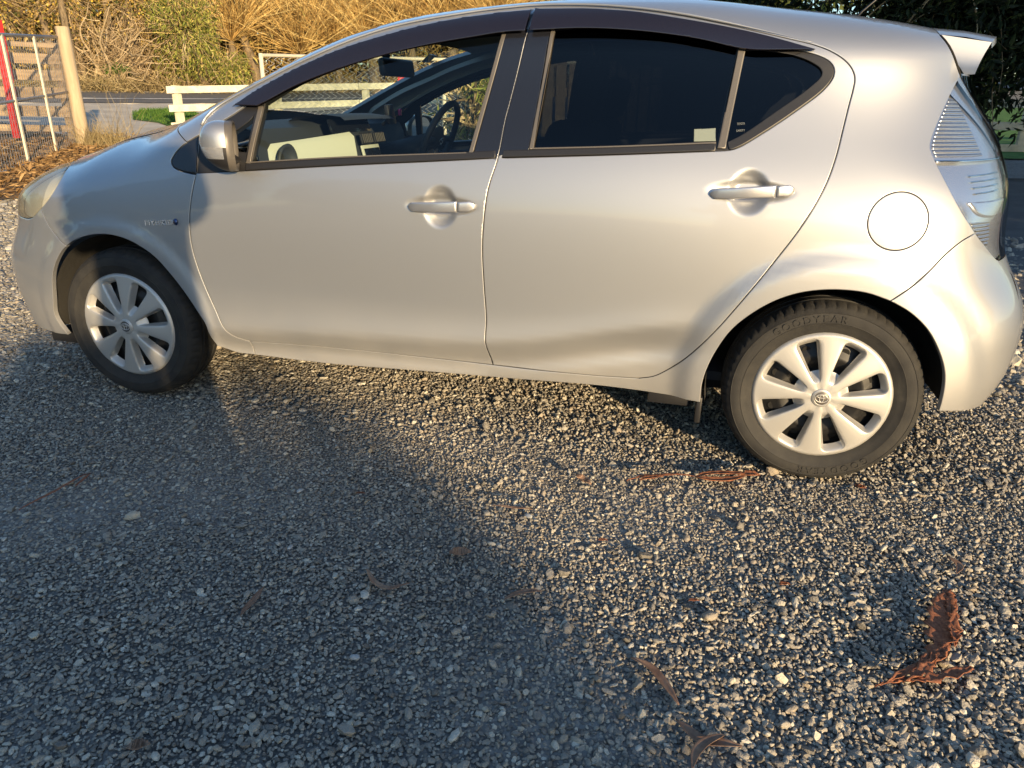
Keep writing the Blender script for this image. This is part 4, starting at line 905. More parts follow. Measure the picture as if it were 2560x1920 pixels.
_r2 = N(asph, 'ShaderNodeValToRGB'); L(asph, _n, 'Fac', _r2, 'Fac'); _r2.color_ramp.elements[0].position = .3; _r2.color_ramp.elements[0].color = (.55,.53,.50,1); _r2.color_ramp.elements[1].position = .7; _r2.color_ramp.elements[1].color = (1,1,1,1); L(asph, _r2, 'Color', _m, 7)
L(asph, _m, 2, bsdf(asph), 'Base Color')
_b = N(asph, 'ShaderNodeBump', Strength=.9, Distance=.012, invert=True); L(asph, _v, 'Distance', _b, 'Height'); L(asph, _b, 0, bsdf(asph), 'Normal')
tag(link('ground', np_mesh('ground', V_, F_), asph, None, True), kind='structure')
def sheet(name, poly, m, lift, step=.6, kind='structure'):
    A = np.array(poly, float); A = A if area(A) > 0 else A[::-1]
    res = []
    for i in range(len(A)):
        p, q = A[i], A[(i+1) % len(A)]; n = max(1, int(np.linalg.norm(q-p)/step)); res += [p+(q-p)*k/n for k in range(n)]
    A = np.array(res); lo, hi = A.min(0), A.max(0)
    g = np.stack(np.meshgrid(np.arange(lo[0], hi[0], step), np.arange(lo[1], hi[1], step)), -1).reshape(-1,2); g = g[inside(A, g)]; g = g[dist_to(A, g) > step*.4] if len(g) else g
    pts = [Vector(p) for p in A]+[Vector(p) for p in g]; k = len(A)
    vc, _, fc, *_ = delaunay_2d_cdt(pts, [(i, (i+1) % k) for i in range(k)], [], 0, 1e-6)
    P = np.array([tuple(v) for v in vc]); T = np.array([tuple(f) for f in fc if len(f) == 3]); T = T[inside(A, P[T].mean(1))]
    return tag(link(name, np_mesh(name, np.column_stack([P, terr(P[:,0], P[:,1])+lift]), T), m, None, True), kind=kind)
RD = np.array((.60,.80)); RN = np.array((-.80,.60)); R0_ = np.array((-14.73,16.68))
def road_strip(name, a, b, t0, t1, m, lift): return sheet(name, [R0_+RD*t0+RN*a, R0_+RD*t1+RN*a, R0_+RD*t1+RN*b, R0_+RD*t0+RN*b], m, lift, 1.0 if b-a > .5 else .5)
road_strip('road', -1.5, 3.6, -30, 60, road_m, .020)
road_strip('road_edge_line', -.10, .10, -30, 60, line_m, .030); road_strip('road_centre_line', 3.10, 3.28, -30, 60, line_m, .030)
road_strip('far_verge', 3.6, 40, -40, 70, verge_m, .012)
sheet('driveway', [R0_+RD*-6+RN*-1.5, R0_+RD*10+RN*-1.5, (-9.2,13.0), (-7.0,11.4), (-6.4,10.0), (-7.7,9.0), (-8.9,8.9), (-12.5,10.2)], drive_m, .008, .5)
sheet('leaf_litter_bed', [(-5.1,3.6),(-4.9,4.2),(-5.6,5.0),(-6.2,6.1),(-6.9,7.4),(-7.5,8.9),(-8.3,9.2),(-9.0,8.9),(-12,9.5),(-16,4),(-12,-2),(-7,.5)], litter_m, .014, .4)
lawn_m = mat('lawn', (.05,.13,.02), .9); noise_col(lawn_m, [(.3,(.035,.10,.012)), (.7,(.08,.20,.03))], 6, 8); bump(lawn_m, 60, .8, .03)
sheet('grass_patch', [(-11.2,13.2),(-11.75,14.1),(-11.3,15.2),(-9.0,13.2),(-7.6,11.5),(-8.6,11.2),(-9.4,11.8),(-10.2,12.0)], lawn_m, .020, .4)
sheet('lawn', [(4.2,12.2),(14,10),(24,22),(6,26),(3.2,18)], lawn_m, .010, .8)
asph2 = mat('yard_asphalt', (.09,.09,.095), .9); noise_col(asph2, [(.3,(.07,.07,.075)), (.7,(.12,.118,.115))], 4, 9); bump(asph2, 90, .5, .01)
sheet('yard_asphalt', [(3.9,2.8),(9,1.5),(14,8.5),(4.2,9.6)], asph2, .006, .5)
# ------------------------------------------------------------------ loose stone on the yard
def stone_mesh(i):
    bm = bmesh.new(); bmesh.ops.create_icosphere(bm, subdivisions=1, radius=1); rg = np.random.default_rng(100+i)
    ax = rg.normal(size=(5,3)); ax /= np.linalg.norm(ax, axis=1, keepdims=True); cut = rg.uniform(.55,.85,5)
    for v in bm.verts:
        p = np.array(v.co)*rg.uniform(.92,1.06)
        for a, c in zip(ax, cut):
            d = p@a
            if d > c: p = p-a*(d-c)*.85
        v.co = p*np.array((1, rg.uniform(.7,.8), .62))
    me = bpy.data.meshes.new('stone'); bm.to_mesh(me); bm.free(); me.polygons.foreach_set('use_smooth', [True]*len(me.polygons)); me.set_sharp_from_angle(angle=R(50)); me.materials.append(stone_m); return me
_oi = N(stone_m, 'ShaderNodeObjectInfo'); _cr = N(stone_m, 'ShaderNodeValToRGB'); L(stone_m, _oi, 'Random', _cr, 'Fac')
e = _cr.color_ramp.elements; stops = [(0.,(0.199,0.186,0.163)),(.22,(0.323,0.300,0.262)),(.45,(0.436,0.403,0.341)),(.62,(0.536,0.491,0.409)),(.78,(0.411,0.343,0.262)),(.90,(0.684,0.628,0.504)),(1.,(0.765,0.728,0.630))]
while len(e) < len(stops): e.new(.5)
for q, (p, c) in zip(e, stops): q.position = p; q.color = (*c, 1)
_tc = N(stone_m, 'ShaderNodeTexCoord'); _nz = N(stone_m, 'ShaderNodeTexNoise', Scale=2.2, Detail=5.); L(stone_m, _tc, 'Object', _nz, 'Vector')
_mx = N(stone_m, 'ShaderNodeMix', data_type='RGBA', blend_type='MULTIPLY'); _mx.inputs[0].default_value = .5; L(stone_m, _cr, 'Color', _mx, 6); L(stone_m, _nz, 'Fac', _mx, 7); 
_ga = N(stone_m, 'ShaderNodeBrightContrast', Bright=.0); L(stone_m, _mx, 2, _ga, 0); L(stone_m, _ga, 0, bsdf(stone_m), 'Base Color')
_bp = N(stone_m, 'ShaderNodeBump', Strength=.3, Distance=.1); L(stone_m, _nz, 'Fac', _bp, 'Height'); L(stone_m, _bp, 0, bsdf(stone_m), 'Normal')
src = bpy.data.collections.new('stone_kinds')
for i in range(8): src.objects.link(bpy.data.objects.new('stone', stone_mesh(i)))
def scatter_xy():
    """jittered grid over the yard the lens can see, finer near the camera"""
    out = []
    for (x0, x1, y0, y1, st) in ((-.6,4.4,-1.75,.0,.0088), (-1.6,5.2,.0,1.0,.0115), (-4.5,6.5,1.0,3.2,.021), (-5.5,-.6,-1.2,1.0,.016), (-7.5,-2.2,2.2,6.0,.034), (3.5,8.,1.5,5.5,.034)):
        g = np.stack(np.meshgrid(np.arange(x0, x1, st), np.arange(y0, y1, st)), -1).reshape(-1,2)
        g = g+RNG.uniform(-.5,.5,g.shape)*st*1.1; out.append(np.column_stack([g, np.full(len(g), st)]))
    return np.concatenate(out)
S_ = scatter_xy()
cx_, cy_ = 2.1356, -2.2633                        # leave out what lies wholly outside the lens' cone of view
ang = np.arctan2(S_[:,0]-cx_, S_[:,1]-cy_)+.25; S_ = S_[(np.abs(ang) < 1.25)]
n_ = len(S_); sz = S_[:,2]*RNG.lognormal(-.52, .34, n_)*(1+.75*np.clip((S_[:,0]-1.6)/1.6, 0, 1)*np.clip((-.1-S_[:,1])/1.2, 0, 1))
big = RNG.random(n_) < .012; sz[big] *= RNG.uniform(1.5, 2.1, big.sum())
patch = np.sin(S_[:,0]*3.1+np.sin(S_[:,1]*4.3)*1.3)*np.sin(S_[:,1]*2.7+S_[:,0]*1.1)
me = bpy.data.meshes.new('gravel'); me.vertices.add(n_)
zz = sz*RNG.uniform(-.1,.42,n_)+terr(S_[:,0], S_[:,1])-.010+.004*patch
me.vertices.foreach_set('co', np.column_stack([S_[:,0], S_[:,1], zz]).astype(np.float32).ravel())
flat = np.where(S_[:,0]+.6*S_[:,1] < 1.1, .22, .55)
rot = np.column_stack([RNG.normal(0, 1, n_)*flat, RNG.normal(0, 1, n_)*flat, RNG.uniform(0, 6.283, n_)])
a = me.attributes.new('rot', 'FLOAT_VECTOR', 'POINT'); a.data.foreach_set('vector', rot.astype(np.float32).ravel())
a = me.attributes.new('scl', 'FLOAT_VECTOR', 'POINT'); a.data.foreach_set('vector', (sz[:,None]*np.column_stack([RNG.uniform(.85,1.25,n_), RNG.uniform(.8,1.1,n_), RNG.uniform(.6,1.0,n_)])).astype(np.float32).ravel())
a = me.attributes.new('pick', 'INT', 'POINT'); a.data.foreach_set('value', RNG.integers(0, 8, n_).astype(np.int32))
gr = link('gravel', me, None); tag(gr, 'dark grey loose gravel covering the yard', 'gravel', kind='stuff')
ng = bpy.data.node_groups.new('scatter_stones', 'GeometryNodeTree'); ng.interface.new_socket('Geometry', in_out='INPUT', socket_type='NodeSocketGeometry'); ng.interface.new_socket('Geometry', in_out='OUTPUT', socket_type='NodeSocketGeometry')
gi, go = ng.nodes.new('NodeGroupInput'), ng.nodes.new('NodeGroupOutput'); ip = ng.nodes.new('GeometryNodeInstanceOnPoints'); ci = ng.nodes.new('GeometryNodeCollectionInfo')
ci.inputs['Collection'].default_value = src; ci.inputs['Separate Children'].default_value = True; ci.inputs['Reset Children'].default_value = True; ip.inputs['Pick Instance'].default_value = True
def nattr(nm, ty): q = ng.nodes.new('GeometryNodeInputNamedAttribute'); q.data_type = ty; q.inputs['Name'].default_value = nm; return q
ng.links.new(gi.outputs[0], ip.inputs['Points']); ng.links.new(ci.outputs[0], ip.inputs['Instance']); ng.links.new(nattr('pick','INT').outputs[0], ip.inputs['Instance Index'])
er = ng.nodes.new('FunctionNodeEulerToRotation'); ng.links.new(nattr('rot','FLOAT_VECTOR').outputs[0], er.inputs[0]); ng.links.new(er.outputs[0], ip.inputs['Rotation'])
ng.links.new(nattr('scl','FLOAT_VECTOR').outputs[0], ip.inputs['Scale']); ng.links.new(ip.outputs[0], go.inputs[0])
md = gr.modifiers.new('scatter', 'NODES'); md.node_group = ng
print('stones', n_)
# ------------------------------------------------------------------ growing things
def tint_mat(name, stops, rough=.85, trans=0.):
    m = mat(name, stops[0][1], rough, 0, .3); at = N(m, 'ShaderNodeAttribute', attribute_name='tint'); cr = N(m, 'ShaderNodeValToRGB'); e = cr.color_ramp.elements
    while len(e) < len(stops): e.new(.5)
    for q, (p, c) in zip(e, stops): q.position = p; q.color = (*c, 1)
    L(m, at, 'Fac', cr, 'Fac'); L(m, cr, 'Color', bsdf(m), 'Base Color')
    if trans:
        tl = N(m, 'ShaderNodeBsdfTranslucent'); L(m, cr, 'Color', tl, 'Color'); mx = N(m, 'ShaderNodeMixShader'); mx.inputs[0].default_value = trans
        o = [n for n in m.node_tree.nodes if n.type == 'OUTPUT_MATERIAL'][0]; L(m, bsdf(m), 0, mx, 1); L(m, tl, 0, mx, 2); L(m, mx, 0, o, 0)
    return m
def unit(v): return v/(np.linalg.norm(v, axis=-1, keepdims=True)+1e-9)
def leaves_vf(P, D, ln, wd, rg, fold=.15):
    """one four-cornered folded leaf at each point P along direction D"""
    n = len(P); D = unit(D); S = unit(np.cross(D, rg.normal(size=(n,3)))); U = np.cross(S, D); ln = np.broadcast_to(ln, n)[:,None]; wd = np.broadcast_to(wd, n)[:,None]
    V = np.stack([P, P+D*ln*.45+S*wd*.5+U*ln*fold*.5, P+D*ln-U*ln*fold*.3, P+D*ln*.45-S*wd*.5+U*ln*fold*.5], 1).reshape(-1,3)
    return V, np.arange(4*n).reshape(n,4)
def twigs_vf(P, D, ln, r0, rg, seg=5, droop=0., wig=.15, taper=.25):
    """thin three-sided shoots that wander and bend"""
    n = len(P); ln = np.broadcast_to(ln, n); r0 = np.broadcast_to(r0, n); D = unit(D); pts = [P]; d = D.copy(); rings = []
    for k in range(seg):
        d = unit(d+rg.normal(size=(n,3))*wig*.6+np.array((0,0,-droop))*(k/seg)); pts.append(pts[-1]+d*(ln/seg)[:,None])
    S = unit(np.cross(D, np.array((.3,.2,.9))+rg.normal(size=(n,3))*.1)); U = unit(np.cross(S, D))
    for k, p in enumerate(pts):
        r = r0*(1-(1-taper)*k/seg)
        for a in (0., 2.094, 4.189): rings.append(p+(S*math.cos(a)+U*math.sin(a))*r[:,None])
    V = np.stack(rings, 1); m = 3*(seg+1); base = (np.arange(n)*m)[:,None]; F = []
    for k in range(seg):
        for j in range(3): F.append(np.concatenate([base+k*3+j, base+k*3+(j+1) % 3, base+(k+1)*3+(j+1) % 3, base+(k+1)*3+j], 1))
    return V.reshape(-1,3), np.concatenate(F), pts
def veg(name, parts, m, parent=None, rg=RNG):
    """parts: (V, F, vertices per piece)"""
    V = np.concatenate([p[0] for p in parts]); b = 0; F = []; T = []
    for v, f, k in parts: F.append(f+b); b += len(v); T.append(np.repeat(rg.random(len(v)//k), k))
    me = np_mesh(name, V, F); a = me.attributes.new('tint', 'FLOAT', 'POINT'); a.data.foreach_set('value', np.concatenate(T).astype(np.float32))
    return link(name, me, m, parent, False)
def blob(n, c, r, rg, lump=6, k=.45):
    """points through an uneven crown: a few lumps of differing size"""
    cs = np.array(c)+unit(rg.normal(size=(lump,3)))*np.array(r)*rg.uniform(.25,.75,(lump,1)); rs = np.array(r)*rg.uniform(k*.7, k*1.25, (lump,1)); i = rg.integers(0, lump, n)
    return cs[i]+unit(rg.normal(size=(n,3)))*(rg.random((n,1))**.45)*rs[i], i
bark_m = mat('willow_bark', (.20,.15,.09), .95); noise_col(bark_m, [(.3,(.10,.075,.045)), (.6,(.24,.18,.11)), (.8,(.34,.27,.17))], 5, 9, vec=(3,3,.8)); bump(bark_m, 18, .9, .05, vec=(3,3,.6))
shoot_m = tint_mat('willow_shoots', [(0,(0.175,0.106,0.040)),(.35,(0.413,0.263,0.088)),(.7,(0.625,0.438,0.163)),(1,(0.750,0.600,0.275))])
olive_m = tint_mat('willow_leaves', [(0,(0.054,0.072,0.017)),(.3,(0.156,0.192,0.036)),(.65,(0.324,0.348,0.072)),(.85,(0.504,0.456,0.120)),(1,(0.540,0.396,0.144))], .7, .25)
vine_m = tint_mat('vine_leaves', [(0,(0.050,0.069,0.019)),(.3,(0.163,0.163,0.037)),(.55,(0.350,0.237,0.075)),(.85,(0.550,0.375,0.100)),(1,(0.750,0.562,0.075))], .8, .2)
tangle_m = tint_mat('bare_tangle', [(0,(0.125,0.088,0.050)),(.5,(0.350,0.250,0.138)),(1,(0.625,0.500,0.312))])
deep_m = tint_mat('deep_foliage', [(0,(.008,.014,.006)), (.5,(.018,.030,.011)), (.85,(.035,.052,.016)), (1,(.10,.12,.03))], .6, .12)
brush_m = tint_mat('brush', [(0,(0.088,0.062,0.030)),(.4,(0.275,0.188,0.069)),(.75,(0.475,0.338,0.125)),(1,(0.350,0.350,0.100))], .9, .15)
dry_m = tint_mat('dry_grass', [(0,(0.149,0.109,0.046)),(.5,(0.345,0.265,0.127)),(1,(0.552,0.448,0.241))], .9, .2)
green_m = tint_mat('green_grass', [(0,(.03,.075,.01)), (.6,(.07,.16,.02)), (1,(.14,.24,.04))], .8, .2)
def trunk(name, P, rad, m, parent, seed=0):
    rg = np.random.default_rng(seed); P = [np.array(p, float) for p in catmull(P, .25)]; rd = np.interp(np.linspace(0,1,len(P)), np.linspace(0,1,len(rad)), rad)
    V, F = tube_vf(P, list(rd), 12); V = np.array(V); V += rg.normal(size=V.shape)*rd.mean()*.10
    return pyd(name, V, F, m, parent, True)
def pollard(x, y, zhead, label, n, seed, heads=None, rad=.17, span=3.4, vis=True):
    rg = np.random.default_rng(seed); z0 = tz(x, y); r_ = empty('pollard_willow', (x, y, z0)); tag(r_, label, 'tree', 'pollard willows across the road')
    heads = heads or [((x, y, zhead), (x+.2, y-.1, z0-.1))]
    parts = []
    for (h, f) in heads:
        h = np.array(h); f = np.array(f, float); f[2] = min(f[2], tz(f[0], f[1]))-.15
        trunk('trunk', [f, f*.5+h*.5+rg.normal(size=3)*.06, h-np.array((0,0,.12)), h+np.array((0,0,.10))], [rad*1.25, rad, rad*1.05, rad*.5], bark_m, r_, seed)
        k = n//len(heads); d = unit(np.column_stack([rg.normal(size=(k,2))*.75, np.abs(rg.normal(size=k))*1.0+.35]))
        P = h+d*rad*.6*np.array((1,1,.6))
        V, F, pts = twigs_vf(P, d, span*rg.uniform(.5,1.15,k), rg.uniform(.010,.021,k), rg, 6, .05, .16); parts.append((V, F, 21))
        k2 = k; i = rg.integers(0, k, k2); q = rg.integers(1, 6, k2); Q = np.array(pts)[q, i]; d2 = unit(d[i]+rg.normal(size=(k2,3))*.55)
        V, F, _ = twigs_vf(Q, d2, rg.uniform(.5,1.5,k2), .007, rg, 4, .1, .25); parts.append((V, F, 15))
        # shoots from the lower stem
        k3 = 60; t = rg.random(k3)[:,None]; Q = f+(h-f)*t; d3 = unit(np.column_stack([rg.normal(size=(k3,2)), rg.normal(size=k3)*.4]))
        V, F, _ = twigs_vf(Q, d3, rg.uniform(.3,1.1,k3), .008, rg, 4, .35, .3); parts.append((V, F, 15))
    veg('crown', parts, shoot_m, r_, rg); return r_
pollard(-14.75, 23.1, 3.3, 'two-stemmed pollard willow with fans of golden shoots beside the leafy willow', 640, 21, [((-14.63,23.21,3.40),(-14.25,23.50,1.36)), ((-14.97,22.99,3.05),(-14.86,23.05,1.37))], .16)
for i, (px_, py_, hz_, sd_, lb) in enumerate(((-13.35,24.9,2.75,31,'pollard willow behind the chain-link panel top corner'), (-12.3,25.6,2.95,32,'pollard willow showing above the front of the windscreen pillar'), (-11.0,26.2,3.1,33,'dense golden pollard willow above the middle of the front door frame'), (-9.6,26.9,3.3,34,'pollard willow rising above the rear half of the front deflector'), (-8.1,27.4,3.6,35,'golden pollard willow standing just left of the roof peak'), (-6.5,28.0,3.8,36,'last golden pollard willow where the roof line leaves the frame'))):
    pollard(px_, py_, hz_, lb, 620, sd_, None, .17, 3.2)
# leafy willow
def leafy(name, label, c, r, n, m, ln, wd, foot, seed, cat='tree', group=None, lump=8, droop=-.5, ntw=120, tm=None, rad=.10):
    rg = np.random.default_rng(seed); r_ = empty(name, (foot[0], foot[1], tz(*foot))); tag(r_, label, cat, group)
    f = np.array((foot[0], foot[1], tz(*foot)-.15)); c = np.array(c, float)
    trunk('trunk', [f, f*.5+c*.5+rg.normal(size=3)*.1, c], [rad*1.2, rad, rad*.4], bark_m, r_, seed)
    P, _ = blob(n, c, r, rg, lump); P[:,2] = np.maximum(P[:,2], terr(P[:,0], P[:,1])+.05); D = rg.normal(size=(n,3))*.7+np.array((0,0,droop))
    V, F = leaves_vf(P, D, ln*rg.uniform(.6,1.3,n), wd*rg.uniform(.7,1.2,n), rg)
    tw = P[rg.integers(0, n, ntw)]; d = unit(tw-c+rg.normal(size=tw.shape)*.3); V2, F2, _ = twigs_vf(c+(tw-c)*.25, d, np.linalg.norm(tw-c, axis=1)*.8+.2, .012, rg, 5, .15, .3)
    cr = veg('crown', [(V, F, 4)], m, r_, rg); veg('branches', [(V2, F2, 18)], tm or tangle_m, r_, rg); return r_
leafy('leafy_willow', 'green and yellow leafed willow leaning over the far verge', (-15.3,20.9,3.3), (1.5,1.3,1.9), 7000, olive_m, .17, .036, (-15.0,21.6), 41, lump=16, droop=-1.0, ntw=700)
leafy('leafy_willow', 'low leafy willow growth behind the white rail fence', (-14.6,21.9,2.1), (1.1,.9,.9), 2200, olive_m, .16, .034, (-14.4,22.3), 42, droop=-.9, ntw=300, lump=10)
for i, (cx, cy, cz, lb) in enumerate(((-20.4,18.4,4.2,'vine-draped tree at the far left above the gate'), (-18.7,19.7,4.2,'vine-draped tree with yellowing leaves above the timber gate post'), (-17.3,21.0,4.1,'brown vine-draped tree between the gate post and the leafy willow'))):
    rr = leafy('vine_draped_tree', lb, (cx,cy,cz), (1.3,1.2,2.6), 5200, vine_m, .10, .07, (cx+.2,cy), 51+i, group='vine-draped trees across the road', lump=16, droop=-.6, ntw=1500, rad=.14)
    rg = np.random.default_rng(60+i)
    for k in range(2): trunk('trunk', [(cx-.6+.9*k, cy-.4, tz(cx,cy)-.1), (cx-.5+.8*k, cy-.5, 2.6), (cx-.65+1.0*k, cy-.6, 5.6)], [.15,.11,.07], bark_m, rr, 70+i*2+k)
# tangle of bare limbs by the gate post
rg = np.random.default_rng(77); tg = empty('bare_branch_tangle', (-17.4,20.2,tz(-17.4,20.2))); tag(tg, 'tangle of pale bare fallen limbs right of the timber gate post', 'branches')
for k in range(26):
    p = np.array((-17.9+rg.uniform(-.3,.5), 19.8+rg.uniform(-.2,.4), tz(-17.9,19.9)+rg.uniform(.0,.5))); d = unit(np.array((rg.uniform(.2,.9), rg.uniform(.1,.6), rg.uniform(.25,.95)))); P = [p]
    for q in range(6): d = unit(d+rg.normal(size=3)*.34); P.append(P[-1]+d*.42)
    trunk('limb', P, [.042,.03,.010], mat_limb if k else (mat_limb := mat('pale_limb', (.36,.28,.17), .9)), tg, 80+k)
P = np.array((-17.5,20.2,2.2))+rg.normal(size=(900,3))*np.array((.8,.6,.6)); V, F, _ = twigs_vf(P, rg.normal(size=P.shape)+np.array((.3,.2,.2)), rg.uniform(.5,1.5,900), .010, rg, 6, .1, .5); veg('twigs', [(V, F, 21)], tangle_m, tg, rg)
leafy('green_bramble', 'bright green bramble under the bare limbs on the verge', (-17.6,20.0,1.75), (1.0,.8,.5), 2600, green_m, .11, .07, (-17.6,20.1), 91, 'shrub', droop=-.2, ntw=60)
# the wood behind, one mass
def mass(name, label, line, hts, depth, n, m, ln, wd, seed, twn=0, tm=None, base=.0):
    rg = np.random.default_rng(seed); line = np.array(line, float); t = rg.random(n)*(len(line)-1); i = t.astype(int); f = (t-i)[:,None]; P = line[i]+(line[i+1]-line[i])*f
    h = np.interp(t, np.arange(len(hts)), hts)*(.82+.18*np.sin(t*9.1)*np.sin(t*23.+1)); P = P+rg.normal(size=(n,2))*depth; z = terr(P[:,0], P[:,1])+base+rg.random(n)**.8*h
    X = np.column_stack([P, z]); D = rg.normal(size=(n,3))+np.array((0,0,-.2)); V, F = leaves_vf(X, D, ln*rg.uniform(.6,1.5,n), wd*rg.uniform(.6,1.4,n), rg); parts = [(V, F, 4)]
    if twn:
        j = rg.integers(0, n, twn); V, F, _ = twigs_vf(np.column_stack([P[j], z[j]*.6+terr(P[j,0], P[j,1])*.4]), rg.normal(size=(twn,3))*.5+np.array((0,0,1.)), rg.uniform(.8,2.4,twn), .013, rg, 5, 0, .3); parts.append((V, F, 18))
    return tag(veg(name, parts, m, None, rg), label, 'thicket', kind='stuff')
mass('brush_thicket', 'golden brown brushwood filling the far side of the road', [(-26,14),(-22.5,19.5),(-19,22.4),(-16.5,24.6),(-13.5,26.8),(-9,29.2),(-4,31),(3,32.5)], [7,6.5,6.0,6.5,6.5,6,6,6], .9, 42000, brush_m, .26, .09, 101, 5200)
mass('shaded_wood', 'dark evergreen wood behind the brushwood', [(-30,16),(-25,22),(-20,26.5),(-15,29.5),(-8,33),(2,36),(16,36),(30,30)], [8,7.6,7.2,8,8,8,9,9], 1.0, 30000, deep_m, .50, .22, 102)
mass('roadside_dry_grass', 'dry tawny grass along the far verge', [(-24,10.5),(-19.4,16.3),(-16.4,20.0),(-13,24.6),(-9,29)], [.35,.45,.5,.45,.4], .45, 9000, dry_m, .42, .018, 103)
# grass blades on the lawn patch
rg = np.random.default_rng(104); G_ = np.stack([rg.uniform(-11.8,-7.5,9000), rg.uniform(11.2,15.2,9000)], 1); G_ = G_[inside(np.array([(-11.2,13.2),(-11.75,14.1),(-11.3,15.2),(-9.0,13.2),(-7.6,11.5),(-8.6,11.2),(-9.4,11.8),(-10.2,12.0)]), G_)]
V, F = leaves_vf(np.column_stack([G_, terr(G_[:,0], G_[:,1])+.02]), rg.normal(size=(len(G_),3))*.5+np.array((0,0,1.2)), rg.uniform(.05,.11,len(G_)), .012, rg); tag(veg('lawn_blades', [(V, F, 4)], green_m, None, rg), 'short green grass blades on the patch by the white fence', 'grass', kind='stuff')
# litter under the gate, dry stalks at the post
rg = np.random.default_rng(105); n = 5200; t = rg.random(n); X = -5.3-3.2*t+rg.normal(size=n)*.55; Yl = 4.2+4.6*t+rg.normal(size=n)*.45
V, F = leaves_vf(np.column_stack([X, Yl, terr(X, Yl)+.02+rg.random(n)*.03]), rg.normal(size=(n,3))*np.array((1,1,.22)), rg.uniform(.05,.16,n), rg.uniform(.015,.04,n), rg)
bark_leaf_m = tint_mat('fallen_leaves', [(0,(.08,.045,.02)), (.5,(.22,.13,.055)), (1,(.42,.28,.13))], .85)
tag(veg('leaf_litter', [(V, F, 4)], bark_leaf_m, None, rg), 'brown fallen bark and leaves under the wire gate', 'leaves', kind='stuff')
def tuft(name, label, x, y, r, n, h, seed, m=None):
    rg = np.random.default_rng(seed); a = rg.uniform(0,6.283,n); rr = r*np.sqrt(rg.random(n)); P = np.column_stack([x+rr*np.cos(a), y+rr*np.sin(a), np.zeros(n)]); P[:,2] = terr(P[:,0], P[:,1])
    d = np.column_stack([rg.normal(size=(n,2))*.32, np.ones(n)]); V, F, _ = twigs_vf(P, d, h*rg.uniform(.4,1.1,n), .0032, rg, 5, .45, .16, .2); return tag(veg(name, [(V, F, 18)], m or dry_m, None, rg), label, 'grass')
tuft('dry_grass_tuft', 'dry straw tuft at the foot of the timber gate post', -7.45, 8.05, .38, 420, .5, 111)
tuft('dry_grass_tuft', 'thin tall dry stalks standing beside the gate post shadow', -7.5, 8.5, .28, 40, 1.1, 112)
# ------------------------------------------------------------------ gate, posts and fences
pine_m = mat('pine_timber', (.44,.31,.17), .85); noise_col(pine_m, [(.3,(.36,.28,.18)), (.6,(.48,.385,.26)), (.8,(.56,.46,.33))], 3.5, 8, vec=(6,6,.5), dist=.6); bump(pine_m, 30, .3, .006, vec=(6,6,.4))
grey_wood = mat('weathered_boards', (.30,.23,.15), .9); noise_col(grey_wood, [(.3,(.22,.16,.10)), (.6,(.36,.27,.17)), (.8,(.44,.35,.24))], 3, 8, vec=(1,1,8)); bump(grey_wood, 25, .4, .006)
white_wood = mat('white_painted_wood', (.66,.62,.48), .8); noise_col(white_wood, [(.3,(.40,.38,.27)), (.5,(.62,.58,.44)), (.7,(.74,.70,.56))], 6, 9); bump(white_wood, 30, .3, .006)
galv = mat('galvanised_tube', (.30,.31,.33), .5, .7); noise_col(galv, [(.3,(.22,.23,.25)), (.7,(.38,.39,.41))], 30, 6)
bar_m = mat('cream_gate_bar', (.66,.60,.46), .6)
wire_m = mat('fence_wire', (.34,.35,.37), .45, .6)
chain_m = mat('zinc_wire', (.62,.63,.62), .45, .4)
red_m = mat('red_paint', (.55,.035,.035), .7); noise_col(red_m, [(.42,(.58,.03,.03)), (.62,(.44,.025,.03)), (.74,(.55,.25,.22))], 14, 8)
GA = np.array((-6.373,5.212)); GB = np.array((-7.797,7.919)); GD = (GB-GA)/np.linalg.norm(GB-GA)
def gp(s, z): p = GA+GD*s; return (p[0], p[1], z)
gate = empty('wire_gate', gp(3.06,.38)); tag(gate, 'galvanised wire mesh gate with cream vertical bars at the left', 'gate')
gz0 = lambda s: .225+.052*s; gz1 = lambda s: 1.80+.058*s; gzm = lambda s: 1.015+.057*s
tube('top_tube', [gp(s, gz1(s)) for s in (-1.2,1,3.10)], .021, galv, gate); tube('bottom_tube', [gp(s, gz0(s)) for s in (-1.2,1,3.08)], .021, galv, gate); tube('middle_tube', [gp(s, gzm(s)) for s in (-1.2,1,3.08)], .019, galv, gate)
for s in (-.32,.83,1.97,3.08):
    p0, p1 = Vector(gp(s, gz0(s))), Vector(gp(s, gz1(s))); side_ = Vector((GD[0], GD[1], 0)); nn_ = Vector((GD[1], -GD[0], 0))
    V = []; 
    for p in (p0, p1):
        for a, b in ((-1,-1),(1,-1),(1,1),(-1,1)): V.append(tuple(p+side_*.026*a+nn_*(.012*b+.012)))
    pyd('gate_bar', V, [(3,2,1,0),(4,5,6,7),(0,1,5,4),(1,2,6,5),(2,3,7,6),(3,0,4,7)], bar_m, gate)
def netting(name, pt, s0, s1, zlo, zhi, pitch, rad, m, parent, twist=.5):
    parts = []; k = 0; s = s0-(zhi(s0)-zlo(s0))*0
    n_w = int((s1-s0)/pitch)
    for i in range(n_w+1):
        sb = s0+i*pitch; z0, z1 = zlo(sb), zhi(sb); m_ = int((z1-z0)/(pitch*twist)); P = []
        for q in range(m_+1): P.append(pt(min(max(sb+(pitch*.5 if q % 2 else 0)*(1 if i % 2 else -1)*1.0, s0), s1), z0+(z1-z0)*q/m_))
        parts.append(tube_vf(P, rad, 3, False))
    V, F = join_vf(parts); o = pyd(name, V, F, m, parent); return tag(o, kind='stuff')
netting('wire_netting', gp, -1.15, 3.06, gz0, gz1, .042, .0022, wire_m, gate, 1.1)
zb = tz(-7.71, 7.93)
V = []; 
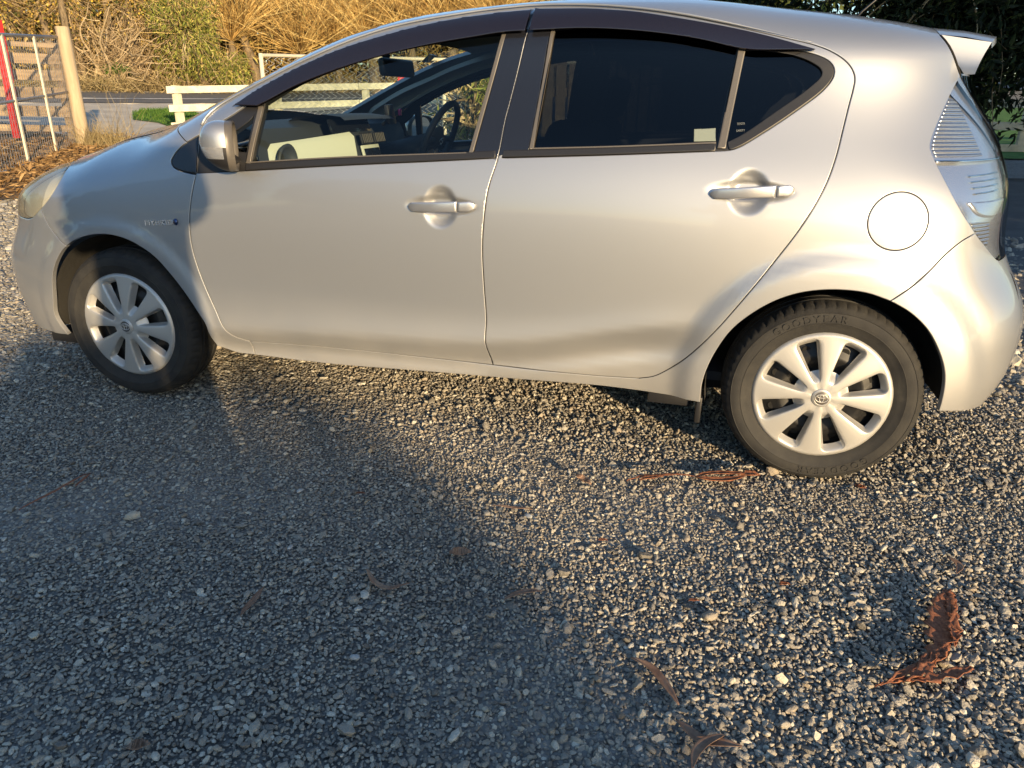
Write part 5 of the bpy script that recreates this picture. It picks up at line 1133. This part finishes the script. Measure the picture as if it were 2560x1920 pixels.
for z, k, dx, dy in ((zb-.2,1.1,0,0), (zb+.6,1.03,0,0), (zb+1.2,1.0,-.005,0), (zb+1.755,1.0,-.01,0)):
    for a in np.linspace(0, 2*math.pi, 15)[:-1]: V.append((-7.73+dx+.098*k*math.cos(a), 7.97+dy+.098*k*math.sin(a), z))
F = [(i*14+j, i*14+(j+1) % 14, (i+1)*14+(j+1) % 14, (i+1)*14+j) for i in range(3) for j in range(14)]+[tuple(42+j for j in range(14))]
po = pyd('gate_post', V, F, pine_m, None, True); po.data.set_sharp_from_angle(angle=R(50)); tag(po, 'thick round pine gate post beside the wire gate', 'post')
# rail fence seen through the gate
fr = empty('rail_fence', (-8.1,8.05,tz(-8.1,8.05))); tag(fr, 'weathered timber rail fence behind the wire gate', 'fence')
FD = unit(np.array((-.86,-.50))); FO = np.array((-8.05,8.10))
def plank(name, o, d, s0, s1, z, h, th, m, parent, rise=0., jit=0.):
    n = np.array((d[1], -d[0])); V = []
    for s, zz in ((s0, z), (s1, z+rise)):
        c = o+d*s
        for a, b in ((-1,-1),(1,-1),(1,1),(-1,1)): V.append((c[0]+n[0]*th/2*a, c[1]+n[1]*th/2*a, zz+h/2*b+jit*(a+b)*.0))
    return pyd(name, V, [(3,2,1,0),(4,5,6,7),(0,1,5,4),(1,2,6,5),(2,3,7,6),(3,0,4,7)], m, parent)
gl_ = tz(-9.2, 7.5)
for z, h in ((.20,.10), (.46,.16), (.74,.16), (1.0,.15), (1.24,.15), (1.44,.07)): plank('rail', FO, FD, -.02, 5.2, gl_+z, h, .03, grey_wood, fr, .05)
for s in (.0, 1.9, 3.8): q = FO+FD*s; V_, F_ = box_vf((q[0]-.05, q[1]+.06, tz(*q)+.70), (.11, .11, 1.6)); pyd('fence_post', V_, F_, grey_wood, fr)
rp = [(-8.41, 7.395, 0.504), (-8.353, 7.383, 1.346), (-8.307, 7.359, 2.166)]
V = []
for (x, y, z) in rp:
    for a, b in ((-1,-1),(1,-1),(1,1),(-1,1)): V.append((x+.075*a, y+.03*b, z))
tag(pyd('red_post', V, [(0,1,5,4),(1,2,6,5),(2,3,7,6),(3,0,4,7),(4,5,9,8),(5,6,10,9),(6,7,11,10),(7,4,8,11),(8,9,10,11)], red_m), 'red painted leaning board behind the wire gate', 'board')
# white rail fence
wf_ = empty('white_rail_fence', (-7.87,10.48,tz(-7.87,10.48))); tag(wf_, 'cream painted post-and-rail fence beyond the bonnet', 'fence')
WD = unit(np.array((.70,.71))); WO = np.array((-7.87,10.48))
for z, h in ((.78,.125), (.45,.125), (.13,.13)):
    for k in range(3): plank('rail', WO, WD, -.12+1.9*k, 1.77+1.9*k, .49+z+.075*k, h, .04, white_wood, wf_, .075)
for k in range(4): q = WO+WD*(1.9*k+.05)+np.array((-.05,.07)); V_, F_ = box_vf((q[0], q[1], tz(*q)+.42), (.12,.12,.88)); pyd('fence_post', V_, F_, white_wood, wf_)
# chain-link panel
cl = empty('chain_link_panel', (-2.94,5.77,.07)); tag(cl, 'chain-link fence panel with white top rail beyond the windscreen', 'fence')
CO = np.array((-2.94,5.77)); CD = unit(np.array((.886,.463)))
def cp(s, z): p = CO+CD*s; return (p[0], p[1], z)
tube('top_rail', [cp(0,1.60), cp(4.2,1.62)], .020, bar_m, cl); tube('bottom_rail', [cp(0,.12), cp(4.2,.12)], .018, bar_m, cl)
for s in (0., 2.1, 4.2): tube('fence_post', [cp(s, 0), cp(s, 1.62)], .024, bar_m, cl)
def diamonds(name, pt, s0, s1, z0, z1, pitch, rad, m, parent):
    parts = []; n = int((s1-s0)/pitch)
    for i in range(n+1):
        m_ = int((z1-z0)/(pitch*.55)); parts.append(tube_vf([pt(s0+i*pitch+(pitch*.5 if q % 2 else -pitch*.5), z0+(z1-z0)*q/m_) for q in range(m_+1)], rad, 4, False))
    V, F = join_vf(parts); return tag(pyd(name, V, F, m, parent), kind='stuff')
diamonds('chain_link', cp, .03, 4.17, .12, 1.60, .075, .0042, chain_m, cl)
V_, F_ = box_vf((-1.75,7.05,.85), (.11,.10,1.55), Matrix.Rotation(R(20),3,'Z')); tag(pyd('red_post', V_, F_, red_m), 'upright red post seen through the front window', 'post')
# paling fence and dry growth close behind the car
pf = empty('paling_fence', (-.6,4.4,0)); tag(pf, 'grey weathered paling fence behind the car seen through its windows', 'fence')
for k in range(14,24):
    x = -1.3+.118*k; plank('paling', np.array((x, 4.45+.10*k)), np.array((.98,.17)), 0, .105, .80, 1.5+.05*math.sin(k*2.7), .02, grey_wood, pf).data.transform(Matrix.Identity(4))
plank('rail', np.array((.35,5.90)), unit(np.array((1.18,1.0))), 0, 1.55, .45, .09, .04, grey_wood, pf); plank('rail', np.array((.35,5.90)), unit(np.array((1.18,1.0))), 0, 1.55, 1.25, .09, .04, grey_wood, pf)
tuft('tall_dry_grass', 'tall straw grass clump behind the car seen through the front window', .55, 2.95, .45, 900, 1.25, 121)
tuft('tall_dry_grass', 'second straw grass clump further along the paling fence', 1.3, 3.6, .5, 700, 1.1, 122)
leafy('slender_shrub', 'slender green shrub between the straw grass and the paling fence', (.35,3.25,1.05), (.4,.35,.55), 1100, olive_m, .11, .018, (.4,3.3), 123, 'shrub', ntw=70, rad=.02)
# right side: dark shrub, tree, white rails
leafy('dark_leaved_shrub', 'big dark evergreen shrub behind the tail of the car', (4.6,7.9,2.6), (1.9,1.5,2.1), 26000, deep_m, .14, .045, (4.6,8.0), 131, 'shrub', lump=16, droop=-.3, ntw=200, rad=.09)
leafy('dark_leaved_shrub', 'dark evergreen shrub at the right edge beyond the spoiler', (6.9,8.8,2.5), (1.8,1.5,2.0), 17000, deep_m, .15, .05, (6.9,8.9), 132, 'shrub', lump=14, droop=-.3, ntw=160, rad=.09)
leafy('dark_leaved_shrub', 'dark evergreen shrub showing through the rear door windows', (1.9,8.6,2.0), (1.5,1.2,1.7), 9000, deep_m, .15, .05, (1.9,8.7), 133, 'shrub', lump=12, droop=-.3, ntw=100, rad=.07)
leafy('sunlit_tree', 'yellow-green sunlit tree above the roof by the aerial', (2.6,14.5,3.6), (2.2,1.6,2.0), 7000, olive_m, .16, .06, (2.6,14.6), 134, lump=12, droop=-.3, ntw=150, rad=.12)
w2 = empty('white_rail_fence', (6.2,11.3,tz(6.2,11.3))); tag(w2, 'white painted rail fence low behind the tail light at the right edge', 'fence')
for z, h in ((.16,.13), (.52,.13), (.88,.13)): plank('rail', np.array((5.2,12.8)), unit(np.array((1,-.10))), 0, 6.5, tz(6.2,11.3)+z, h, .04, white_wood, w2)
for k in range(4): V_, F_ = box_vf((5.4+1.9*k, 12.85-.19*k, tz(6.2,11.3)+.5), (.12,.12,1.1)); pyd('fence_post', V_, F_, white_wood, w2)
# ------------------------------------------------------------------ fallen leaves and bark on the gravel
leaf_m = mat('dry_gum_leaf', (.20,.11,.065), .6); noise_col(leaf_m, [(.3,(.15,.085,.055)), (.55,(.28,.17,.11)), (.75,(.40,.27,.18))], 30, 7); bump(leaf_m, 90, .4, .002)
strip_m = mat('red_gum_bark', (.26,.095,.045), .75); noise_col(strip_m, [(.3,(.15,.05,.025)), (.55,(.30,.115,.055)), (.75,(.44,.21,.11))], 150, 8, vec=(1,1,1)); bump(strip_m, 120, .5, .002)
def ribbon(P, w, z0, lift, rg, n=22, cup=.25, ragged=0., tip=1.):
    C = np.array(catmull([(a, b) for a, b in P], .004)); idx = np.linspace(0, len(C)-1, n).astype(int); C = C[idx]; V = []; F = []
    T = np.gradient(C, axis=0); T /= np.linalg.norm(T, axis=1, keepdims=True)+1e-9; S = np.stack([-T[:,1], T[:,0]], 1)
    for i, (c, s) in enumerate(zip(C, S)):
        t = i/(n-1); prof = (math.sin(math.pi*min(max(t, .02), .98))**.6 if tip else 1)*(1+ragged*rg.normal()*.5); ww = 1.45*w*max(prof, .08); z = z0+lift*(math.sin(t*math.pi*1.0)*.5+math.sin(t*7+1)*.25+.3)
        for k, u in enumerate((-1,-.5,0,.5,1)): V.append((c[0]+s[0]*ww*.5*u, c[1]+s[1]*ww*.5*u, z+cup*ww*(abs(u)**2-.3)+ragged*.004*rg.normal()))
    for i in range(n-1):
        for k in range(4): F.append((i*5+k, i*5+k+1, (i+1)*5+k+1, (i+1)*5+k))
    return V, F
def ground_leaf(name, label, P, w, m=leaf_m, lift=.010, seed=0, ragged=0., cup=.25, z0=.008, extra=()):
    rg = np.random.default_rng(seed); parts = [ribbon(P, w, z0, lift, rg, 24, cup, ragged)]
    o = pyd(name, *join_vf(parts), m, None, True); tag(o, label, 'bark' if 'bark' in name else 'twig' if 'twig' in name else 'leaf', 'fallen leaves and bark on the gravel')
    sm = o.modifiers.new('thickness', 'SOLIDIFY'); sm.thickness = .0012
    for k, (PP, ww, lf) in enumerate(extra): 
        c = pyd('bark_sliver', *ribbon(PP, ww, z0+.002, lf*.35, rg, 16, cup, ragged), m, o, True); s2 = c.modifiers.new('thickness', 'SOLIDIFY'); s2.thickness = .0012
    return o
ground_leaf('dry_leaf', 'straight brown leaf on shaded gravel left of centre', [(1.196,-1.092),(1.194,-1.04),(1.189,-.986)], .012, seed=1)
ground_leaf('dry_leaf', 'hook-curved brown leaf at the edge of the shade', [(1.398,-.848),(1.443,-.895),(1.485,-.907),(1.526,-.872)], .011, seed=2)
ground_leaf('dry_leaf', 'broad oval pale brown leaf near the middle of the gravel', [(1.577,-.721),(1.605,-.712),(1.632,-.702)], .026, seed=3, cup=.15)
ground_leaf('dry_leaf', 'small dark brown flake at the bottom left', [(1.215,-1.470),(1.23,-1.462),(1.247,-1.452)], .018, seed=4)
ground_leaf('dry_leaf', 'long curved pale leaf just right of the middle', [(1.77,-.869),(1.809,-.829),(1.85,-.813)], .012, seed=5)
ground_leaf('dry_leaf', 'short curled leaf below the rear door sill', [(1.828,-.211),(1.855,-.235),(1.884,-.257)], .020, seed=6, ragged=.2, lift=.02)
ground_leaf('dry_leaf', 'long S-bent brown leaf above the forked pair', [(2.085,-.985),(2.13,-1.006),(2.162,-1.045),(2.192,-1.093)], .014, seed=7)
ground_leaf('dry_leaf', 'brown leaf lying crosswise in the forked pair at the bottom', [(2.190,-1.134),(2.234,-1.17),(2.270,-1.168),(2.312,-1.164)], .017, seed=8)
ground_leaf('dry_leaf', 'brown leaf pointing to the bottom edge in the forked pair', [(2.278,-1.152),(2.24,-1.185),(2.227,-1.21),(2.222,-1.245)], .014, seed=9, z0=.014)
ground_leaf('dry_leaf', 'thin dark sliver of leaf below the middle of the sill', [(1.619,-.457),(1.68,-.452),(1.739,-.446)], .007, seed=10)
ground_leaf('dry_leaf', 'small orange leaf below the rear bumper', [(2.692,-.019),(2.71,-.024),(2.726,-.028)], .016, strip_m, seed=11)
ground_leaf('dry_leaf', 'bent grey-brown leaf above the big bark strip', [(2.866,-.376),(2.885,-.41),(2.869,-.449)], .013, seed=12)
ground_leaf('bark_strip', 'large torn red-brown strip of bark at the lower right', [(2.826,-.535),(2.806,-.585),(2.780,-.645),(2.762,-.71),(2.745,-.769),(2.70,-.84)], .034, strip_m, .008, 13, .65, .12, .010, [([(2.78,-.74),(2.70,-.83),(2.61,-.916)], .014, .02), ([(2.765,-.76),(2.69,-.86),(2.645,-.905)], .018, .03), ([(2.80,-.82),(2.73,-.865),(2.66,-.90)], .016, .02), ([(2.822,-.60),(2.80,-.68),(2.78,-.76)], .016, .03), ([(2.832,-.53),(2.815,-.60),(2.795,-.64)], .012, .02), ([(2.67,-.885),(2.62,-.91),(2.585,-.93)], .006, .01)])
ground_leaf('bark_strip', 'long thin looped strip of bark in front of the rear wheel', [(1.99,-.195),(2.04,-.155),(2.09,-.128),(2.16,-.108),(2.20,-.105)], .007, strip_m, .012, 14, .2, .3, .010, [([(2.20,-.105),(2.26,-.065),(2.32,-.05),(2.39,-.04)], .016, .02), ([(2.20,-.110),(2.25,-.115),(2.31,-.095),(2.36,-.055)], .018, .02), ([(2.03,-.185),(2.06,-.16),(2.10,-.135)], .014, .03), ([(2.35,-.05),(2.38,-.038),(2.405,-.035)], .022, .02)])
ground_leaf('red_twig', 'thin red-brown twig on the shaded gravel at the left', [(.315,-.862),(.322,-.80),(.325,-.74),(.330,-.63)], .007, strip_m, .012, 15, .1, .1, .008, [([(.355,-.70),(.345,-.66),(.335,-.62)], .006, .01)])
for k, (x, y, w) in enumerate(((2.42,-.62,.010), (1.95,-.55,.008), (3.05,-.55,.009), (2.2,-.75,.007), (1.2,-.5,.008))):
    ground_leaf('bark_chip', ('small bark chip below the rear wheel','small bark chip right of the middle of the gravel','small bark chip at the right edge by the bark strip','small bark chip left of the bark strip','small bark chip below the front door')[k], [(x,y),(x+.012,y+.006),(x+.026,y+.008)], w, strip_m, .006, 30+k)
# pale stones that stand out
pale_m = mat('pale_pebble', (.42,.43,.42), .6); noise_col(pale_m, [(.3,(.30,.31,.31)), (.7,(.50,.51,.50))], 60, 5)
for k, (x, y, s, lb) in enumerate(((1.505,-1.135,.012,'whitish pebble on shaded gravel below the centre'), (1.150,-.80,.009,'white oval pebble on the shaded gravel'), (1.735,-.468,.013,'pale angular pebble below the door seam'), (1.02,-.52,.012,'bluish pebble below the front door'), (2.35,-.86,.011,'pale pebble left of the big bark strip'), (2.60,-.60,.011,'pale pebble above the big bark strip'))):
    me = stone_mesh(20+k); me.materials.clear(); me.materials.append(pale_m); me.transform(Matrix.Translation((x, y, s*.35)) @ Matrix.Rotation(k*1.3, 4, 'Z') @ Matrix.Diagonal((s*1.25, s, s*.8, 1))); tag(link('pale_pebble', me, None), lb, 'pebble', 'pale pebbles on the gravel')
# ------------------------------------------------------------------ behind the lens: photographer and planting that shade the yard, trees added for shade and reflections
SH = np.array((math.sin(R(SUN_AZ)), math.cos(R(SUN_AZ)))); SP = np.array((-SH[1], SH[0])); P0 = np.array((2.122,-2.655))
def sp(a, back): q = P0+SP*a+SH*back; return float(q[0]), float(q[1])
def photographer():
    ox, oy = sp(.225, .22); fw = Vector((-SH[0], -SH[1], 0)); rt = Vector((SP[0], SP[1], 0)); O = Vector((ox, oy, 0))
    J = {'pelvis':((0,0,.90),.165), 'waist':((0,0,1.04),.160), 'chest':((0,.0,1.24),.165), 'collar':((0,0,1.40),.10), 'neck':((0,.02,1.46),.055), 'head':((0,.04,1.55),.085), 'crown':((0,.035,1.65),.082)}
    for s, n in ((1,'r'),(-1,'l')):
        J['hip'+n] = ((s*.10,0,.86),.105); J['knee'+n] = ((s*.125,.02,.47),.070); J['ankle'+n] = ((s*.14,-.01,.09),.050); J['toe'+n] = ((s*.15,.15,.045),.042)
        J['sho'+n] = ((s*.165,0,1.39),.066); 
    J['elbr'] = ((.205,.06,1.22),.045); J['wrir'] = ((-.03,.20,1.10),.030); J['hanr'] = ((-.12,.205,1.11),.030)
    J['elbl'] = ((-.185,.06,1.14),.045); J['wril'] = ((-.19,.19,1.10),.030); J['hanl'] = ((-.195,.215,1.15),.030)
    E_ = [('pelvis','waist'),('waist','chest'),('chest','collar'),('collar','neck'),('neck','head'),('head','crown')]
    for n in 'rl': E_ += [('pelvis','hip'+n),('hip'+n,'knee'+n),('knee'+n,'ankle'+n),('ankle'+n,'toe'+n),('collar','sho'+n),('sho'+n,'elb'+n),('elb'+n,'wri'+n),('wri'+n,'han'+n)]
    # five fingers on each hand
    for n, s, w0 in (('r',1,Vector((-.12,.205,1.11))), ('l',-1,Vector((-.195,.215,1.15)))):
        for k in range(5):
            b = w0+Vector((-s*.0+(.014*(k-2))*(0 if n == 'r' else 1), .01, (.014*(k-2))*(1 if n == 'r' else .3))); m_ = b+Vector((-.045 if n == 'r' else .012*(k-2), .012, .0 if n == 'r' else .045)); t = m_+Vector((-.018 if n == 'r' else .004, -.014, .004 if n == 'r' else .014))
            if k == 4: m_ = b+Vector((-.02, -.02, .03)); t = m_+Vector((-.012,-.004,.016))
            J[f'f{n}{k}a'] = (tuple(m_), .0095); J[f'f{n}{k}b'] = (tuple(t), .008); E_ += [('han'+n, f'f{n}{k}a'), (f'f{n}{k}a', f'f{n}{k}b')]
    names = list(J); idx = {n: i for i, n in enumerate(names)}
    KS = 1.11; V = [tuple(O+rt*J[n][0][0]*1.06+fw*J[n][0][1]+Vector((0,0,J[n][0][2]*KS))) for n in names]
    me = bpy.data.meshes.new('person'); me.from_pydata(V, [(idx[a], idx[b]) for a, b in E_], []); me.update()
    o = bpy.data.objects.new('person', me); COL.objects.link(o); sk = o.modifiers.new('skin', 'SKIN'); sk.use_smooth_shade = True
    for n in names:
        v = me.skin_vertices[0].data[idx[n]]; r = J[n][1]*1.08; v.radius = (r, r); v.use_root = n == 'pelvis'
    sb = o.modifiers.new('sub', 'SUBSURF'); sb.levels = 2; sb.render_levels = 2
    cl_ = mat('navy_jacket', (.03,.04,.07), .85); tr_ = mat('dark_trousers', (.03,.03,.035), .9); sk_ = mat('skin', (.45,.28,.21), .55); hr_ = mat('brown_hair', (.05,.03,.02), .7)
    dg = bpy.context.evaluated_depsgraph_get(); ev = bpy.data.meshes.new_from_object(o.evaluated_get(dg)); bpy.data.objects.remove(o)
    o = bpy.data.objects.new('person', ev); COL.objects.link(o); ev.materials.clear()
    for m in (cl_, tr_, sk_): ev.materials.append(m)
    hp = [Vector(V[idx['hanr']]), Vector(V[idx['hanl']])]
    for p in ev.polygons:
        c = p.center; p.use_smooth = True; p.material_index = 2 if (c.z > 1.455*KS or min((c-h).length for h in hp) < .085) else 1 if c.z < .93*KS else 0
    tag(o, 'person in navy jacket standing behind the camera with both hands raised', 'person')
    hd = Vector(V[idx['head']])+Vector((0,0,.04)); VV = []; FF = []
    for i in range(9):
        for j in range(20):
            th = math.pi*.55*i/8; ph_ = 2*math.pi*j/20; d = Vector((math.sin(th)*math.cos(ph_), math.sin(th)*math.sin(ph_), math.cos(th))); back = 1+.12*max(0, -d.dot(fw)); VV.append(tuple(hd-fw*.012+Vector((d.x*.098*back, d.y*.098*back, d.z*.115))))
    FF = [(i*20+j, i*20+(j+1) % 20, (i+1)*20+(j+1) % 20, (i+1)*20+j) for i in range(8) for j in range(20)]; pyd('hair', VV, FF, hr_, o, True)
    face = Vector(V[idx['head']])+fw*.088
    for s in (-1,1):
        e_ = face+rt*.032*s+Vector((0,0,.055))-fw*.008; V_, F_ = lathe_vf([(.011,0),(.009,.004),(.0,.006)], 10, (0,0,0)); pyd('eye', [tuple(e_+Vector(v)) for v in V_], F_, dark, o, True)
        r_ = Vector(V[idx['head']])+rt*.088*s+Vector((0,0,.04)); V_, F_ = tube_vf([r_+Vector((0,0,-.03)), r_+rt*.012*s, r_+Vector((0,0,.03))], [.006,.012,.008], 8); pyd('ear', V_, F_, sk_, o, True)
    V_, F_ = tube_vf([face+Vector((0,0,.06)), face+fw*.012+Vector((0,0,.03)), face+fw*.022+Vector((0,0,.010)), face+Vector((0,0,.004))], [.006,.010,.014,.008], 8); pyd('nose', V_, F_, sk_, o, True)
    V_, F_ = tube_vf([face-rt*.022+Vector((0,0,-.028))-fw*.006, face+Vector((0,0,-.027)), face+rt*.022+Vector((0,0,-.028))-fw*.006], [.003,.006,.003], 8); pyd('mouth', V_, F_, mat('lips', (.35,.15,.13), .5), o, True)
photographer()
shade_m = tint_mat('hedge_leaves', [(0,(.012,.022,.008)), (.5,(.035,.055,.018)), (1,(.08,.10,.03))], .6, .15)
for k, (a_, b_, h_, w_, n_, lb) in enumerate(((-.28,7.0,2.22,1.0,16000,'garden shrub behind the photographer nearest the sunlit gap'), (-1.9,7.4,2.25,1.15,11000,'second garden shrub behind the photographer'), (-3.7,7.6,2.3,1.2,9000,'third garden shrub behind the photographer'))):
    x, y = sp(a_, b_); leafy('garden_shrub', lb, (x, y, h_*.52), (w_, w_*.8, h_*.50), n_, shade_m, .19, .10, (x, y), 201+k, 'shrub', 'garden shrubs behind the camera', lump=20, droop=-.1, ntw=160, rad=.05)
x, y = sp(.66, 13.); leafy('shade_softening_tree', 'sparse unseen tree added to soften the edge of the shade', (x, y, 2.62), (.42,.42,.34), 420, shade_m, .20, .10, (x, y), 206, 'tree', lump=14, droop=-.2, ntw=50, rad=.03)  # sparse crown added and sized to soften the edge of the ground shade
for k, (a_, b_, lb) in enumerate(((7.4,9.0,'unseen tree added to shade the right background, nearest the car'), (10.2,9.5,'unseen tree added to shade the right background, middle one'), (13.2,10.,'unseen tree added to shade the right background, farthest from the car'))):
    x, y = sp(a_, b_); leafy('light_blocking_tree', lb, (x, y, 4.6), (1.9,1.9,4.0), 9000, shade_m, .42, .24, (x, y), 211+k, 'tree', 'unseen trees added to shade the right background', lump=22, droop=-.2, ntw=160, rad=.2)  # out-of-view trees added so the right background lies in shade
for k, (x, y, h_, lb) in enumerate(((-9.5,-9.5,5.2,'unseen tree added to darken reflections in the car, left, nearest one'), (-13.5,-5.5,5.6,'unseen tree added to darken reflections in the car, left, middle one'), (-16.5,-1.0,5.6,'unseen tree added to darken reflections in the car, left, farthest one'), (-5.0,-13.0,5.0,'unseen tree added to darken reflections in the car, straight behind the camera'))):
    leafy('light_blocking_tree', lb, (x, y, h_*.55), (2.6,2.6,2.5), 5500, shade_m, .55, .32, (x, y), 221+k, 'tree', 'unseen trees added to darken reflections in the car', lump=20, droop=-.2, ntw=120, rad=.22)  # out-of-view trees added so the front wing reflects a darker band
